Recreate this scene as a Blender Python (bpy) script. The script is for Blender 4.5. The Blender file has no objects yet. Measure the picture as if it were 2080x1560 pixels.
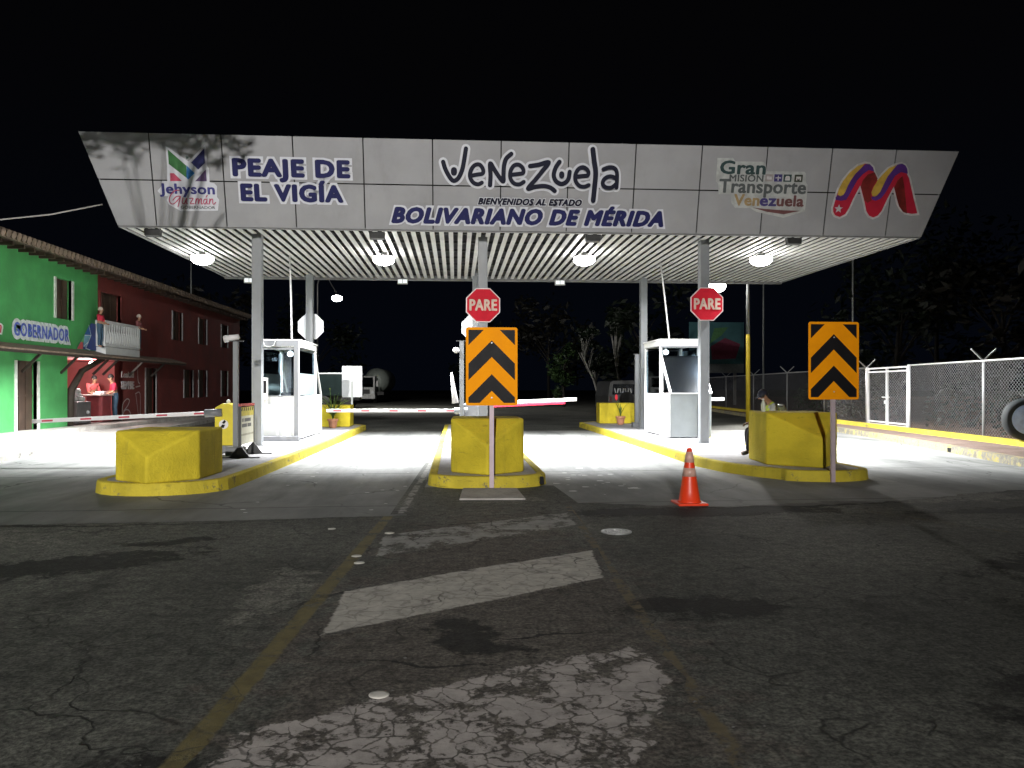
import bpy, bmesh, math, random
from mathutils import Vector, Matrix
rad = math.radians
rnd = random.Random(7)
S = bpy.context.scene
COL = S.collection

# ------------------------------------------------------------------ materials
def nt_new(name):
    m = bpy.data.materials.new(name); m.use_nodes = True
    nt = m.node_tree; nt.nodes.clear()
    out = nt.nodes.new('ShaderNodeOutputMaterial')
    return m, nt, out
def N(nt, t, **kw):
    n = nt.nodes.new(t)
    for k, v in kw.items():
        if k.startswith('i_'):
            n.inputs[k[2:].replace('_', ' ')].default_value = v
        else: setattr(n, k, v)
    return n
def L(nt, a, b): nt.links.new(a, b)
def mth(nt, op, a, b=None, c=None, clamp=False):
    n = nt.nodes.new('ShaderNodeMath'); n.operation = op; n.use_clamp = clamp
    for i, x in enumerate((a, b, c)):
        if x is None: continue
        if isinstance(x, (int, float)): n.inputs[i].default_value = x
        else: nt.links.new(x, n.inputs[i])
    return n.outputs[0]
def mixc(nt, f, a, b, mode='MIX'):
    n = nt.nodes.new('ShaderNodeMix'); n.data_type = 'RGBA'; n.blend_type = mode
    for k, x in ((0, f), (6, a), (7, b)):
        if isinstance(x, (int, float)): n.inputs[k].default_value = x
        elif isinstance(x, tuple): n.inputs[k].default_value = (*x, 1) if len(x) == 3 else x
        else: nt.links.new(x, n.inputs[k])
    return n.outputs[2]
def smooth(nt, v, a, b):
    n = nt.nodes.new('ShaderNodeMapRange'); n.interpolation_type = 'SMOOTHSTEP'
    nt.links.new(v, n.inputs[0]); n.inputs[1].default_value = a; n.inputs[2].default_value = b
    return n.outputs[0]
def noise(nt, vec, scale, detail=4, rough=.55, dist=0):
    n = nt.nodes.new('ShaderNodeTexNoise'); n.inputs['Scale'].default_value = scale
    n.inputs['Detail'].default_value = detail; n.inputs['Roughness'].default_value = rough
    n.inputs['Distortion'].default_value = dist
    if vec is not None: nt.links.new(vec, n.inputs['Vector'])
    return n.outputs['Fac']
def mapping(nt, vec, scale):
    n = nt.nodes.new('ShaderNodeMapping'); n.inputs['Scale'].default_value = scale
    nt.links.new(vec, n.inputs['Vector']); return n.outputs[0]
MATS = {}
def mat(name, c, rough=.6, metal=0, var=.18, scale=6, bump=.0, spec=.4, dirt=0.0, coat=0):
    """painted or plain surface with mottling, grime and a little relief"""
    if name in MATS: return MATS[name]
    m, nt, out = nt_new(name)
    tc = N(nt, 'ShaderNodeTexCoord').outputs['Object']
    b = N(nt, 'ShaderNodeBsdfPrincipled')
    f = noise(nt, tc, scale, 5, .6)
    lo = tuple(x * (1 - var) for x in c); hi = tuple(min(1, x * (1 + var)) for x in c)
    col = mixc(nt, smooth(nt, f, .3, .7), lo, hi)
    if dirt:
        g = noise(nt, mapping(nt, tc, (1.5, 1.5, .5)), scale * .6, 6, .7)
        k = mth(nt, 'MULTIPLY', smooth(nt, g, .52, .74), dirt)
        col = mixc(nt, k, col, (c[0] * .35 + .02, c[1] * .33 + .018, c[2] * .3 + .015))
    L(nt, col, b.inputs['Base Color'])
    b.inputs['Metallic'].default_value = metal; b.inputs['Specular IOR Level'].default_value = spec
    b.inputs['Coat Weight'].default_value = coat
    r = mth(nt, 'MULTIPLY_ADD', f, .25, rough - .12, clamp=True); L(nt, r, b.inputs['Roughness'])
    if bump:
        bn = N(nt, 'ShaderNodeBump'); bn.inputs['Strength'].default_value = bump; bn.inputs['Distance'].default_value = .02
        L(nt, noise(nt, tc, scale * 7, 4), bn.inputs['Height']); L(nt, bn.outputs[0], b.inputs['Normal'])
    L(nt, b.outputs[0], out.inputs[0]); MATS[name] = m
    return m
def emit(name, c, s):
    if name in MATS: return MATS[name]
    m, nt, out = nt_new(name); e = N(nt, 'ShaderNodeEmission')
    e.inputs[0].default_value = (*c, 1); e.inputs[1].default_value = s
    L(nt, e.outputs[0], out.inputs[0]); MATS[name] = m; return m
def glass(name, tint=(.75, .82, .85), mixf=.22, rough=.03):
    if name in MATS: return MATS[name]
    m, nt, out = nt_new(name)
    t = N(nt, 'ShaderNodeBsdfTransparent'); t.inputs[0].default_value = (*tint, 1)
    g = N(nt, 'ShaderNodeBsdfGlossy'); g.inputs['Roughness'].default_value = rough; g.inputs[0].default_value = (.9, .95, 1, 1)
    fr = N(nt, 'ShaderNodeFresnel'); fr.inputs[0].default_value = 1.5
    k = mth(nt, 'MULTIPLY_ADD', fr.outputs[0], 1.0, mixf * .3, clamp=True)
    mx = N(nt, 'ShaderNodeMixShader'); L(nt, k, mx.inputs[0]); L(nt, t.outputs[0], mx.inputs[1]); L(nt, g.outputs[0], mx.inputs[2])
    L(nt, mx.outputs[0], out.inputs[0]); MATS[name] = m; return m

def wpos(nt): return N(nt, 'ShaderNodeNewGeometry').outputs['Position']
def vor_edge(nt, P, scale, distort, dscale):
    nz = N(nt, 'ShaderNodeTexNoise'); nz.inputs['Scale'].default_value = dscale; nz.inputs['Detail'].default_value = 4
    L(nt, P, nz.inputs['Vector'])
    vm = N(nt, 'ShaderNodeVectorMath', operation='MULTIPLY_ADD'); L(nt, nz.outputs['Color'], vm.inputs[0])
    vm.inputs[1].default_value = (distort,) * 3; L(nt, P, vm.inputs[2])
    v = N(nt, 'ShaderNodeTexVoronoi', feature='DISTANCE_TO_EDGE'); v.voronoi_dimensions = '2D'
    v.inputs['Scale'].default_value = scale; L(nt, vm.outputs[0], v.inputs['Vector'])
    return v.outputs['Distance']
DARK = [(-3.7,7.15,1.5,.42,.45),(1.8,5.55,.62,.30,0),(-3.0,8.25,.55,.16,.3),(3.2,9.85,2.0,.38,.02),(8.3,9.75,2.6,.28,.08),(.1,5.0,.22,.5,.5),(-1.25,3.2,.35,.3,0),(6.0,6.8,1.6,.5,.3),(-6.0,5.0,1.8,.4,.5),(3.8,3.6,1.2,.7,.2),(4.8,10.25,1.4,.2,.2),(-.2,4.52,.62,.022,-.22),(.55,5.0,.5,.018,.25),(-1.0,5.9,.5,.03,.9),(.5,9.15,1.2,.03,.1),(-5.4,9.3,3.2,.05,.03)]
BROWN = [(.2,5.0,1.35,5.2,-.05)]
DUST = [(7.1,10.9,1.4,.55,.15),(-6.2,8.4,2.2,.75,.1),(-2.6,10.6,1.0,.25,.05),(.6,11.2,.7,.5,0),(-1.4,6.2,.25,.9,0),(10,10.5,1.5,.6,.2)]
def stain(nt, P, x, y, rx, ry, an, wob):
    sb = N(nt, 'ShaderNodeVectorMath', operation='SUBTRACT'); L(nt, P, sb.inputs[0]); sb.inputs[1].default_value = (x, y, 0)
    mp = N(nt, 'ShaderNodeMapping'); mp.vector_type = 'TEXTURE'; mp.inputs['Rotation'].default_value = (0, 0, an); mp.inputs['Scale'].default_value = (rx, ry, 1e3); L(nt, sb.outputs[0], mp.inputs[0])
    ln = N(nt, 'ShaderNodeVectorMath', operation='LENGTH'); L(nt, mp.outputs[0], ln.inputs[0])
    d = mth(nt, 'ADD', ln.outputs['Value'], wob)
    return mth(nt, 'SUBTRACT', 1, smooth(nt, d, .70, 1.02))
def stains(nt, P, lst):
    wob = mth(nt, 'MULTIPLY_ADD', noise(nt, P, 3.4, 8, .76), 3.0, -1.5); o = None
    nz = N(nt, 'ShaderNodeTexNoise'); nz.inputs['Scale'].default_value = 1.6; nz.inputs['Detail'].default_value = 6; nz.inputs['Roughness'].default_value = .65; L(nt, P, nz.inputs['Vector'])
    vm = N(nt, 'ShaderNodeVectorMath', operation='MULTIPLY_ADD'); L(nt, nz.outputs['Color'], vm.inputs[0]); vm.inputs[1].default_value = (.55, .55, 0); L(nt, P, vm.inputs[2])
    va = N(nt, 'ShaderNodeVectorMath', operation='SUBTRACT'); L(nt, vm.outputs[0], va.inputs[0]); va.inputs[1].default_value = (.275, .275, 0); P = va.outputs[0]
    for s in lst:
        k = stain(nt, P, *s, wob); o = k if o is None else mth(nt, 'MAXIMUM', o, k)
    return o
def asphalt_nodes(nt):
    P = wpos(nt)
    big = noise(nt, P, .32, 5, .6); med = noise(nt, P, 1.7, 6, .65); fine = noise(nt, P, 38, 3, .7); grit = noise(nt, P, 130, 2, .6)
    col = mixc(nt, smooth(nt, big, .36, .66), (.050, .052, .047), (.108, .109, .099))
    col = mixc(nt, mth(nt, 'MULTIPLY', smooth(nt, med, .55, .75), .55), col, (.105, .104, .097))
    col = mixc(nt, mth(nt, 'MULTIPLY', smooth(nt, noise(nt, mapping(nt, P, (1, .35, 1)), .75, 6, .7), .58, .70), .75), col, (.016, .016, .016))
    col = mixc(nt, mth(nt, 'MULTIPLY', stains(nt, P, BROWN), .6), col, (.088, .073, .066))
    col = mixc(nt, mth(nt, 'MULTIPLY', stains(nt, P, DUST), .62), col, (.165, .16, .146))
    dk = stains(nt, P, DARK); col = mixc(nt, mth(nt, 'MULTIPLY', dk, .9), col, (.010, .010, .010))
    col = mixc(nt, 1.0, col, mixc(nt, smooth(nt, fine, .3, .72), (.42, .42, .42), (1.7, 1.7, 1.65)), 'MULTIPLY')
    col = mixc(nt, 1.0, col, mixc(nt, smooth(nt, noise(nt, P, 9, 6, .75), .3, .7), (.5, .5, .5), (1.55, 1.55, 1.5)), 'MULTIPLY')
    col = mixc(nt, mth(nt, 'MULTIPLY', smooth(nt, grit, .62, .75), .55), col, (.15, .15, .14))
    e1 = vor_edge(nt, P, .42, 1.6, .9); e3 = vor_edge(nt, P, .95, 1.3, 1.3); e2 = vor_edge(nt, P, 3.6, .55, 2.2)
    m1 = mth(nt, 'MULTIPLY', smooth(nt, noise(nt, P, .9, 5, .65), .42, .6), .8); m2 = smooth(nt, noise(nt, P, .6, 5, .7, .5), .54, .68)
    c1 = mth(nt, 'MULTIPLY', mth(nt, 'SUBTRACT', 1, smooth(nt, e1, .001, .009)), m1)
    c2 = mth(nt, 'MULTIPLY', mth(nt, 'SUBTRACT', 1, smooth(nt, e2, .004, .05)), mth(nt, 'MULTIPLY', m2, .8))
    c3 = mth(nt, 'MULTIPLY', mth(nt, 'SUBTRACT', 1, smooth(nt, e3, .003, .016)), smooth(nt, noise(nt, P, .8, 3), .44, .6))
    crack = mth(nt, 'MAXIMUM', mth(nt, 'MAXIMUM', c1, c2), mth(nt, 'MULTIPLY', c3, .8))
    col = mixc(nt, mth(nt, 'MULTIPLY', crack, .88), col, (.006, .006, .006))
    h = mth(nt, 'SUBTRACT', mth(nt, 'MULTIPLY_ADD', fine, .35, mth(nt, 'MULTIPLY', med, .5)), mth(nt, 'MULTIPLY', crack, .45))
    h = mth(nt, 'MULTIPLY_ADD', grit, .2, h); h = mth(nt, 'MULTIPLY_ADD', dk, -1.6, h)
    return col, h, crack, P
def finish(nt, out, col, h, rough=.8, bump=.5, spec=.3, dist=.012):
    b = N(nt, 'ShaderNodeBsdfPrincipled'); L(nt, col, b.inputs['Base Color'])
    if isinstance(rough, float): b.inputs['Roughness'].default_value = rough
    else: L(nt, rough, b.inputs['Roughness'])
    b.inputs['Specular IOR Level'].default_value = spec
    bn = N(nt, 'ShaderNodeBump'); bn.inputs['Strength'].default_value = bump; bn.inputs['Distance'].default_value = dist
    L(nt, h, bn.inputs['Height']); L(nt, bn.outputs[0], b.inputs['Normal']); L(nt, b.outputs[0], out.inputs[0])
def m_asphalt():
    m, nt, out = nt_new('asphalt'); col, h, c, P = asphalt_nodes(nt); finish(nt, out, col, h, .82, .7); return m
def m_paint(name, paint, wear, alli=.0, scale=3.0, poly=None, rag=.10):
    m, nt, out = nt_new(name); col, h, c, P = asphalt_nodes(nt)
    n1 = noise(nt, P, scale, 7, .72, .3); n2 = noise(nt, P, 22, 4, .7)
    w = mth(nt, 'MULTIPLY_ADD', n2, .30, mth(nt, 'MULTIPLY', n1, .75))
    keep = smooth(nt, w, wear, wear + .07)
    e = vor_edge(nt, P, 7.5, .22, 5)
    if alli:
        k2 = smooth(nt, mth(nt, 'ADD', e, mth(nt, 'MULTIPLY_ADD', n1, .55, -.27)), .03, .10)
        keep = mth(nt, 'MULTIPLY', keep, mth(nt, 'MULTIPLY_ADD', k2, alli, 1 - alli))
    if poly:
        A = sum(poly[i][0]*poly[(i+1) % len(poly)][1] - poly[(i+1) % len(poly)][0]*poly[i][1] for i in range(len(poly))); dm = None
        for i in range(len(poly)):
            a, b = poly[i], poly[(i+1) % len(poly)]; ex, ey = b[0]-a[0], b[1]-a[1]; ll = math.hypot(ex, ey); nx, ny = (-ey/ll, ex/ll) if A > 0 else (ey/ll, -ex/ll)
            dn = N(nt, 'ShaderNodeVectorMath', operation='DOT_PRODUCT'); L(nt, P, dn.inputs[0]); dn.inputs[1].default_value = (nx, ny, 0)
            dd = mth(nt, 'SUBTRACT', dn.outputs['Value'], a[0]*nx + a[1]*ny); dm = dd if dm is None else mth(nt, 'MINIMUM', dm, dd)
        dm = mth(nt, 'ADD', dm, mth(nt, 'MULTIPLY_ADD', noise(nt, P, 5, 6, .7), -rag*2, rag*.8))
        keep = mth(nt, 'MULTIPLY', keep, smooth(nt, dm, -.004, .02))
    pc = mixc(nt, smooth(nt, noise(nt, P, 6, 6, .7), .3, .75), tuple(x * .62 for x in paint), paint)
    keep = mth(nt, 'MULTIPLY', keep, mth(nt, 'SUBTRACT', 1, mth(nt, 'MULTIPLY', c, .9)))
    col = mixc(nt, keep, col, pc)
    finish(nt, out, col, h, .75, .5); return m
def m_pad():
    m, nt, out = nt_new('concrete_pad'); P = wpos(nt)
    sep = N(nt, 'ShaderNodeSeparateXYZ'); L(nt, P, sep.inputs[0])
    big = noise(nt, mapping(nt, P, (.9, .18, 1)), 1.1, 6, .65); med = noise(nt, P, 3.2, 6, .7); fine = noise(nt, P, 55, 3, .6)
    col = mixc(nt, smooth(nt, big, .3, .68), (.17, .175, .17), (.36, .365, .35))
    col = mixc(nt, mth(nt, 'MULTIPLY', smooth(nt, med, .52, .78), .5), col, (.22, .22, .21))
    col = mixc(nt, mth(nt, 'MULTIPLY', smooth(nt, noise(nt, mapping(nt, P, (1, .12, 1)), 1.6, 5, .6), .56, .72), .6), col, (.09, .09, .09))
    col = mixc(nt, 1.0, col, mixc(nt, fine, (.75, .75, .75), (1.2, 1.2, 1.2)), 'MULTIPLY')
    col = mixc(nt, mth(nt, 'MULTIPLY', stains(nt, P, DARK), .8), col, (.05, .05, .05)); col = mixc(nt, mth(nt, 'MULTIPLY', stains(nt, P, DUST), .4), col, (.32, .31, .29))
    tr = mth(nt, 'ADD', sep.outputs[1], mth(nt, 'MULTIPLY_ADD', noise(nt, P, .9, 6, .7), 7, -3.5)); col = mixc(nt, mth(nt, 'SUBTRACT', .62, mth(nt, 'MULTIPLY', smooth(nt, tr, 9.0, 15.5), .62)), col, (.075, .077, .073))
    wob = mth(nt, 'MULTIPLY_ADD', noise(nt, P, 1.4, 3), .10, -.05)
    y = mth(nt, 'ADD', mth(nt, 'SUBTRACT', sep.outputs[1], mth(nt, 'MULTIPLY', sep.outputs[0], .03)), wob)
    ym = mth(nt, 'ABSOLUTE', mth(nt, 'SUBTRACT', mth(nt, 'MODULO', mth(nt, 'ADD', y, 27.4), 4.0), 2.0))
    jn = mth(nt, 'SUBTRACT', 1, smooth(nt, ym, .008, .03))
    e = vor_edge(nt, P, .35, 1.5, .8)
    ck = mth(nt, 'MULTIPLY', mth(nt, 'SUBTRACT', 1, smooth(nt, e, .002, .012)), smooth(nt, noise(nt, P, .6, 2), .45, .6))
    k = mth(nt, 'MAXIMUM', jn, mth(nt, 'MULTIPLY', ck, .8))
    col = mixc(nt, mth(nt, 'MULTIPLY', k, .85), col, (.03, .03, .028))
    h = mth(nt, 'SUBTRACT', mth(nt, 'MULTIPLY', med, .4), k)
    finish(nt, out, col, h, .72, .35); return m
def m_ground(name, a, b, sc):
    m, nt, out = nt_new(name); P = wpos(nt)
    n1 = noise(nt, P, sc, 7, .7); n2 = noise(nt, P, sc * 14, 4, .7)
    col = mixc(nt, smooth(nt, n1, .3, .7), a, b)
    col = mixc(nt, mth(nt, 'MULTIPLY', smooth(nt, n2, .5, .75), .5), col, tuple(x * .45 for x in a))
    finish(nt, out, col, mth(nt, 'MULTIPLY_ADD', n2, .6, n1), .9, .8, .2, .03); return m
def m_kerb(name, paint, base, wear):
    m, nt, out = nt_new(name); P = wpos(nt)
    n1 = noise(nt, P, 4, 7, .72); n2 = noise(nt, P, 28, 4, .7)
    keep = smooth(nt, mth(nt, 'MULTIPLY_ADD', n2, .3, mth(nt, 'MULTIPLY', n1, .75)), wear, wear + .1)
    bc = mixc(nt, smooth(nt, n1, .3, .7), tuple(x * .55 for x in base), base)
    pc = mixc(nt, smooth(nt, noise(nt, P, 1.7, 5), .3, .7), tuple(x * .72 for x in paint), paint)
    sc = noise(nt, mapping(nt, P, (1.1, 1.1, 6)), 2.3, 6, .72); dr = noise(nt, mapping(nt, P, (7, 7, .8)), 1.0, 4, .6)
    col = mixc(nt, keep, bc, pc)
    col = mixc(nt, mth(nt, 'MULTIPLY', smooth(nt, sc, .60, .72), .55), col, (.10, .085, .03))
    col = mixc(nt, mth(nt, 'MULTIPLY', smooth(nt, dr, .58, .75), .28), col, (.16, .13, .05))
    finish(nt, out, col, mth(nt, 'MULTIPLY_ADD', n2, .5, n1), .78, .8, .25, .03); return m
def m_leaf(name, a, b):
    m, nt, out = nt_new(name)
    tc = N(nt, 'ShaderNodeTexCoord').outputs['Object']
    col = mixc(nt, smooth(nt, noise(nt, tc, 1.3, 4), .3, .7), a, b)
    p = N(nt, 'ShaderNodeBsdfPrincipled'); L(nt, col, p.inputs['Base Color']); p.inputs['Roughness'].default_value = .55
    t = N(nt, 'ShaderNodeBsdfTranslucent'); L(nt, col, t.inputs[0])
    mx = N(nt, 'ShaderNodeMixShader'); mx.inputs[0].default_value = .3; L(nt, p.outputs[0], mx.inputs[1]); L(nt, t.outputs[0], mx.inputs[2])
    L(nt, mx.outputs[0], out.inputs[0]); return m

# ------------------------------------------------------------------ mesh builder
class MB:
    def __init__(s): s.v = []; s.f = []
    def add(s, vs, fs):
        o = len(s.v); s.v += [tuple(p) for p in vs]; s.f += [tuple(i + o for i in f) for f in fs]; return s
    def box(s, x0, x1, y0, y1, z0, z1):
        v = [(x0,y0,z0),(x1,y0,z0),(x1,y1,z0),(x0,y1,z0),(x0,y0,z1),(x1,y0,z1),(x1,y1,z1),(x0,y1,z1)]
        return s.add(v, [(0,3,2,1),(4,5,6,7),(0,1,5,4),(1,2,6,5),(2,3,7,6),(3,0,4,7)])
    def bar(s, p, q, w, h=None, up=(0,0,1)):
        h = w if h is None else h
        p, q = Vector(p), Vector(q); d = (q - p).normalized(); u = Vector(up)
        if abs(d.dot(u)) > .98: u = Vector((0, 1, 0))
        a = d.cross(u).normalized(); b = a.cross(d).normalized()
        v = [c + a * sa * w / 2 + b * sb * h / 2 for c in (p, q) for sa, sb in ((-1,-1),(1,-1),(1,1),(-1,1))]
        return s.add(v, [(0,1,2,3),(7,6,5,4),(0,4,5,1),(1,5,6,2),(2,6,7,3),(3,7,4,0)])
    def tube(s, pts, r, n=8, caps=True):
        pts = [Vector(p) for p in pts]; rs = r if isinstance(r, (list, tuple)) else [r] * len(pts)
        o = len(s.v); prev = None
        for i, p in enumerate(pts):
            d = (pts[min(i + 1, len(pts) - 1)] - pts[max(i - 1, 0)]).normalized()
            if prev is None:
                u = Vector((0, 0, 1)) if abs(d.z) < .9 else Vector((1, 0, 0)); a = d.cross(u).normalized()
            else: a = (prev - d * prev.dot(d)).normalized()
            prev = a; b = d.cross(a)
            for k in range(n):
                t = 2 * math.pi * k / n; s.v.append(tuple(p + (a * math.cos(t) + b * math.sin(t)) * rs[i]))
        for i in range(len(pts) - 1):
            for k in range(n):
                k2 = (k + 1) % n; s.f.append((o + i*n + k, o + i*n + k2, o + (i+1)*n + k2, o + (i+1)*n + k))
        if caps:
            s.f.append(tuple(o + k for k in range(n))[::-1]); s.f.append(tuple(o + (len(pts) - 1) * n + k for k in range(n)))
        return s
    def lathe(s, prof, c=(0,0,0), n=20, axis='Z'):
        o = len(s.v)
        for r, h in prof:
            for k in range(n):
                t = 2 * math.pi * k / n; x, y = r * math.cos(t), r * math.sin(t)
                s.v.append({'Z': (c[0]+x, c[1]+y, c[2]+h), 'X': (c[0]+h, c[1]+x, c[2]+y), 'Y': (c[0]+x, c[1]+h, c[2]+y)}[axis])
        for i in range(len(prof) - 1):
            for k in range(n):
                k2 = (k + 1) % n; s.f.append((o+i*n+k, o+i*n+k2, o+(i+1)*n+k2, o+(i+1)*n+k))
        s.f.append(tuple(o + k for k in range(n))[::-1]); s.f.append(tuple(o + (len(prof)-1)*n + k for k in range(n)))
        return s
    def prism(s, poly, z0, z1):
        n = len(poly); v = [(x, y, z0) for x, y in poly] + [(x, y, z1) for x, y in poly]
        return s.add(v, [tuple(range(n))[::-1], tuple(range(n, 2*n))] + [(i, (i+1) % n, n + (i+1) % n, n + i) for i in range(n)])
    def plateY(s, poly, y0, y1):
        n = len(poly); v = [(x, y0, z) for x, z in poly] + [(x, y1, z) for x, z in poly]
        return s.add(v, [tuple(range(n)), tuple(range(n, 2*n))[::-1]] + [(i, n + i, n + (i+1) % n, (i+1) % n) for i in range(n)])
    def plateX(s, poly, x0, x1):
        n = len(poly); v = [(x0, y, z) for y, z in poly] + [(x1, y, z) for y, z in poly]
        return s.add(v, [tuple(range(n)), tuple(range(n, 2*n))[::-1]] + [(i, n + i, n + (i+1) % n, (i+1) % n) for i in range(n)])
    def ball(s, c, r, n=12, m=8):
        rx, ry, rz = r if isinstance(r, tuple) else (r, r, r); o = len(s.v)
        for i in range(m + 1):
            a = math.pi * i / m
            for k in range(n):
                t = 2 * math.pi * k / n
                s.v.append((c[0] + rx*math.sin(a)*math.cos(t), c[1] + ry*math.sin(a)*math.sin(t), c[2] + rz*math.cos(a)))
        for i in range(m):
            for k in range(n):
                k2 = (k + 1) % n; s.f.append((o+i*n+k, o+(i+1)*n+k, o+(i+1)*n+k2, o+i*n+k2))
        return s
    def xf(s, fn): s.v = [tuple(fn(*p)) for p in s.v]; return s

LOC = {}
def link(o): COL.objects.link(o); return o
def build(mb, name, m, parent=None, smooth=False, bevel=0, local=False, seg=2):
    off = Vector((0, 0, 0)) if (parent is None or local) else LOC[parent.name]
    me = bpy.data.meshes.new(name); me.from_pydata([tuple(Vector(p) - off) for p in mb.v], [], mb.f)
    bm = bmesh.new(); bm.from_mesh(me); bmesh.ops.remove_doubles(bm, verts=bm.verts, dist=2e-6)
    bmesh.ops.recalc_face_normals(bm, faces=bm.faces); bm.to_mesh(me); bm.free()
    for mm in (m if isinstance(m, list) else [m]): me.materials.append(mm)
    if smooth: me.polygons.foreach_set('use_smooth', [True] * len(me.polygons))
    o = link(bpy.data.objects.new(name, me))
    if bevel:
        bv = o.modifiers.new('bevel', 'BEVEL'); bv.width = bevel; bv.segments = seg; bv.limit_method = 'ANGLE'; bv.angle_limit = rad(35)
    if parent: o.parent = parent
    LOC[o.name] = off
    return o
def thing(name, label, cat, loc=(0,0,0), group=None):
    o = link(bpy.data.objects.new(name, None)); o.empty_display_size = .2; o.location = loc
    o['label'] = label; o['category'] = cat
    if group: o['group'] = group
    LOC[o.name] = Vector(loc); return o
def tag(o, label, cat, group=None):
    o['label'] = label; o['category'] = cat
    if group: o['group'] = group
    return o
def struct(mb, name, m, kind='structure', **k):
    o = build(mb, name, m, **k); o['kind'] = kind; return o
def copy_tree(root, loc, label=None, rotz=None):
    def rec(o, par):
        c = o.copy(); COL.objects.link(c); c.parent = par
        for ch in o.children: rec(ch, c)
        return c
    r = rec(root, None); r.location = loc
    if rotz is not None: r.rotation_euler = (0, 0, rotz)
    if label: r['label'] = label
    LOC[r.name] = Vector(loc)
    return r
def sheet(poly, z): return MB().add([(x, y, z) for x, y in poly], [tuple(range(len(poly)))])

# ------------------------------------------------------------------ lettering
_TX = {}
def text_raw(s, off, thick, res=3, sp=1.0):
    cu = bpy.data.curves.new('lettering', 'FONT'); cu.body = s; cu.size = 1; cu.offset = off; cu.extrude = thick / 2; cu.resolution_u = res; cu.space_character = sp
    ob = bpy.data.objects.new('lettering', cu); COL.objects.link(ob)
    dg = bpy.context.evaluated_depsgraph_get(); ev = ob.evaluated_get(dg)
    me = bpy.data.meshes.new_from_object(ev)
    v = [tuple(x.co) for x in me.vertices]; f = [tuple(p.vertices) for p in me.polygons]
    bpy.data.objects.remove(ob); bpy.data.curves.remove(cu); bpy.data.meshes.remove(me)
    if off > 0:                      # swollen letters overlap: lift each by a hair so no faces coincide
        par = list(range(len(v)))
        def find(a):
            while par[a] != a: par[a] = par[par[a]]; a = par[a]
            return a
        key = {}
        for i, p in enumerate(v):
            k = tuple(round(c, 5) for c in p)
            if k in key: par[find(i)] = find(key[k])
            key[k] = i
        for q in f:
            for a in q[1:]: par[find(a)] = find(q[0])
        ids = {}
        v = [(x, y, z + .028 * ids.setdefault(find(i), len(ids))) for i, (x, y, z) in enumerate(v)]
    return v, f
def cap_h():
    if 'h' not in _TX: v, _ = text_raw('H', 0, 0); _TX['h'] = max(p[1] for p in v)
    return _TX['h']
def lettering(s, u0, u1, base, cap, off=.0, t=0.0, thick=.02, shear=0, mb=None, sp=1.0, bold=0.0):
    """letters fitted to a rectangle of (u, v); off (metres) swells them; returns MB in (u, v, t)"""
    v0, _ = text_raw(s, 0, 0, sp=sp); xa, xb = min(p[0] for p in v0), max(p[0] for p in v0)
    sx = (u1 - u0 - shear * cap) / (xb - xa); sy = cap / cap_h()
    v, f = text_raw(s, off / math.sqrt(sx * sy), 1, sp=sp)
    mb = mb or MB()
    mb.add([(u0 + (x - xa) * sx + shear * y * sy, base + y * sy, t + z * thick) for x, y, z in v], f)
    if bold:
        for i in range(8):
            a = math.pi * i / 4; dx, dy = bold * math.cos(a), bold * math.sin(a) * .8
            mb.add([(u0 + (x - xa) * sx + shear * y * sy + dx, base + y * sy + dy, t + .0006 * (i + 1) + z * thick) for x, y, z in v], f)
    return mb
def stroke_mb(pts, w, t, thick, mb=None, sub=5):
    """brush stroke with round ends in the (u, v) plane"""
    mb = mb or MB(); P = [Vector(p) for p in pts]; Q = []
    if len(P) > 2:
        for i in range(len(P) - 1):
            a, b, c, d = P[max(i-1, 0)], P[i], P[i+1], P[min(i+2, len(P)-1)]
            for k in range(sub):
                x = k / sub
                Q.append(.5 * ((2*b) + (c - a)*x + (2*a - 5*b + 4*c - d)*x*x + (3*b - a - 3*c + d)*x**3))
        Q.append(P[-1])
    else: Q = P
    n = 12
    for i in range(len(Q)):        # discs and connecting quads, each its own thin prism
        c = Q[i]; tt = t + thick + .0001 * i
        mb.add([(c[0] + w*math.cos(2*math.pi*k/n), c[1] + w*math.sin(2*math.pi*k/n), tt) for k in range(n)], [tuple(range(n))])
        if i:
            d = Q[i] - Q[i-1]
            if d.length < 1e-6: continue
            nn = Vector((-d[1], d[0])).normalized() * w; a = Q[i-1]; tq = tt - .00005
            mb.add([(a[0]+nn[0], a[1]+nn[1], tq), (a[0]-nn[0], a[1]-nn[1], tq), (c[0]-nn[0], c[1]-nn[1], tq), (c[0]+nn[0], c[1]+nn[1], tq),
                    (a[0]+nn[0], a[1]+nn[1], t), (a[0]-nn[0], a[1]-nn[1], t), (c[0]-nn[0], c[1]-nn[1], t), (c[0]+nn[0], c[1]+nn[1], t)],
                   [(0,1,2,3),(0,4,5,1),(3,2,6,7)])
    return mb
def cutout(poly, t, thick, mb=None):
    mb = mb or MB(); n = len(poly)
    return mb.add([(u, v, t) for u, v in poly] + [(u, v, t + thick) for u, v in poly],
                  [tuple(range(n))[::-1], tuple(range(n, 2*n))] + [(i, (i+1) % n, n + (i+1) % n, n + i) for i in range(n)])
def grow(poly, d):
    n = len(poly); out = []
    A = sum(poly[i][0]*poly[(i+1) % n][1] - poly[(i+1) % n][0]*poly[i][1] for i in range(n))
    sg = 1 if A > 0 else -1
    for i in range(n):
        a, b, c = Vector(poly[i-1]), Vector(poly[i]), Vector(poly[(i+1) % n])
        n1 = Vector(((b-a)[1], -(b-a)[0])).normalized() * sg; n2 = Vector(((c-b)[1], -(c-b)[0])).normalized() * sg
        m = (n1 + n2); m = m.normalized() if m.length > 1e-4 else n1
        k = max(.5, m.dot(n1)); out.append(tuple(b + m * d / k))
    return out
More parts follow.
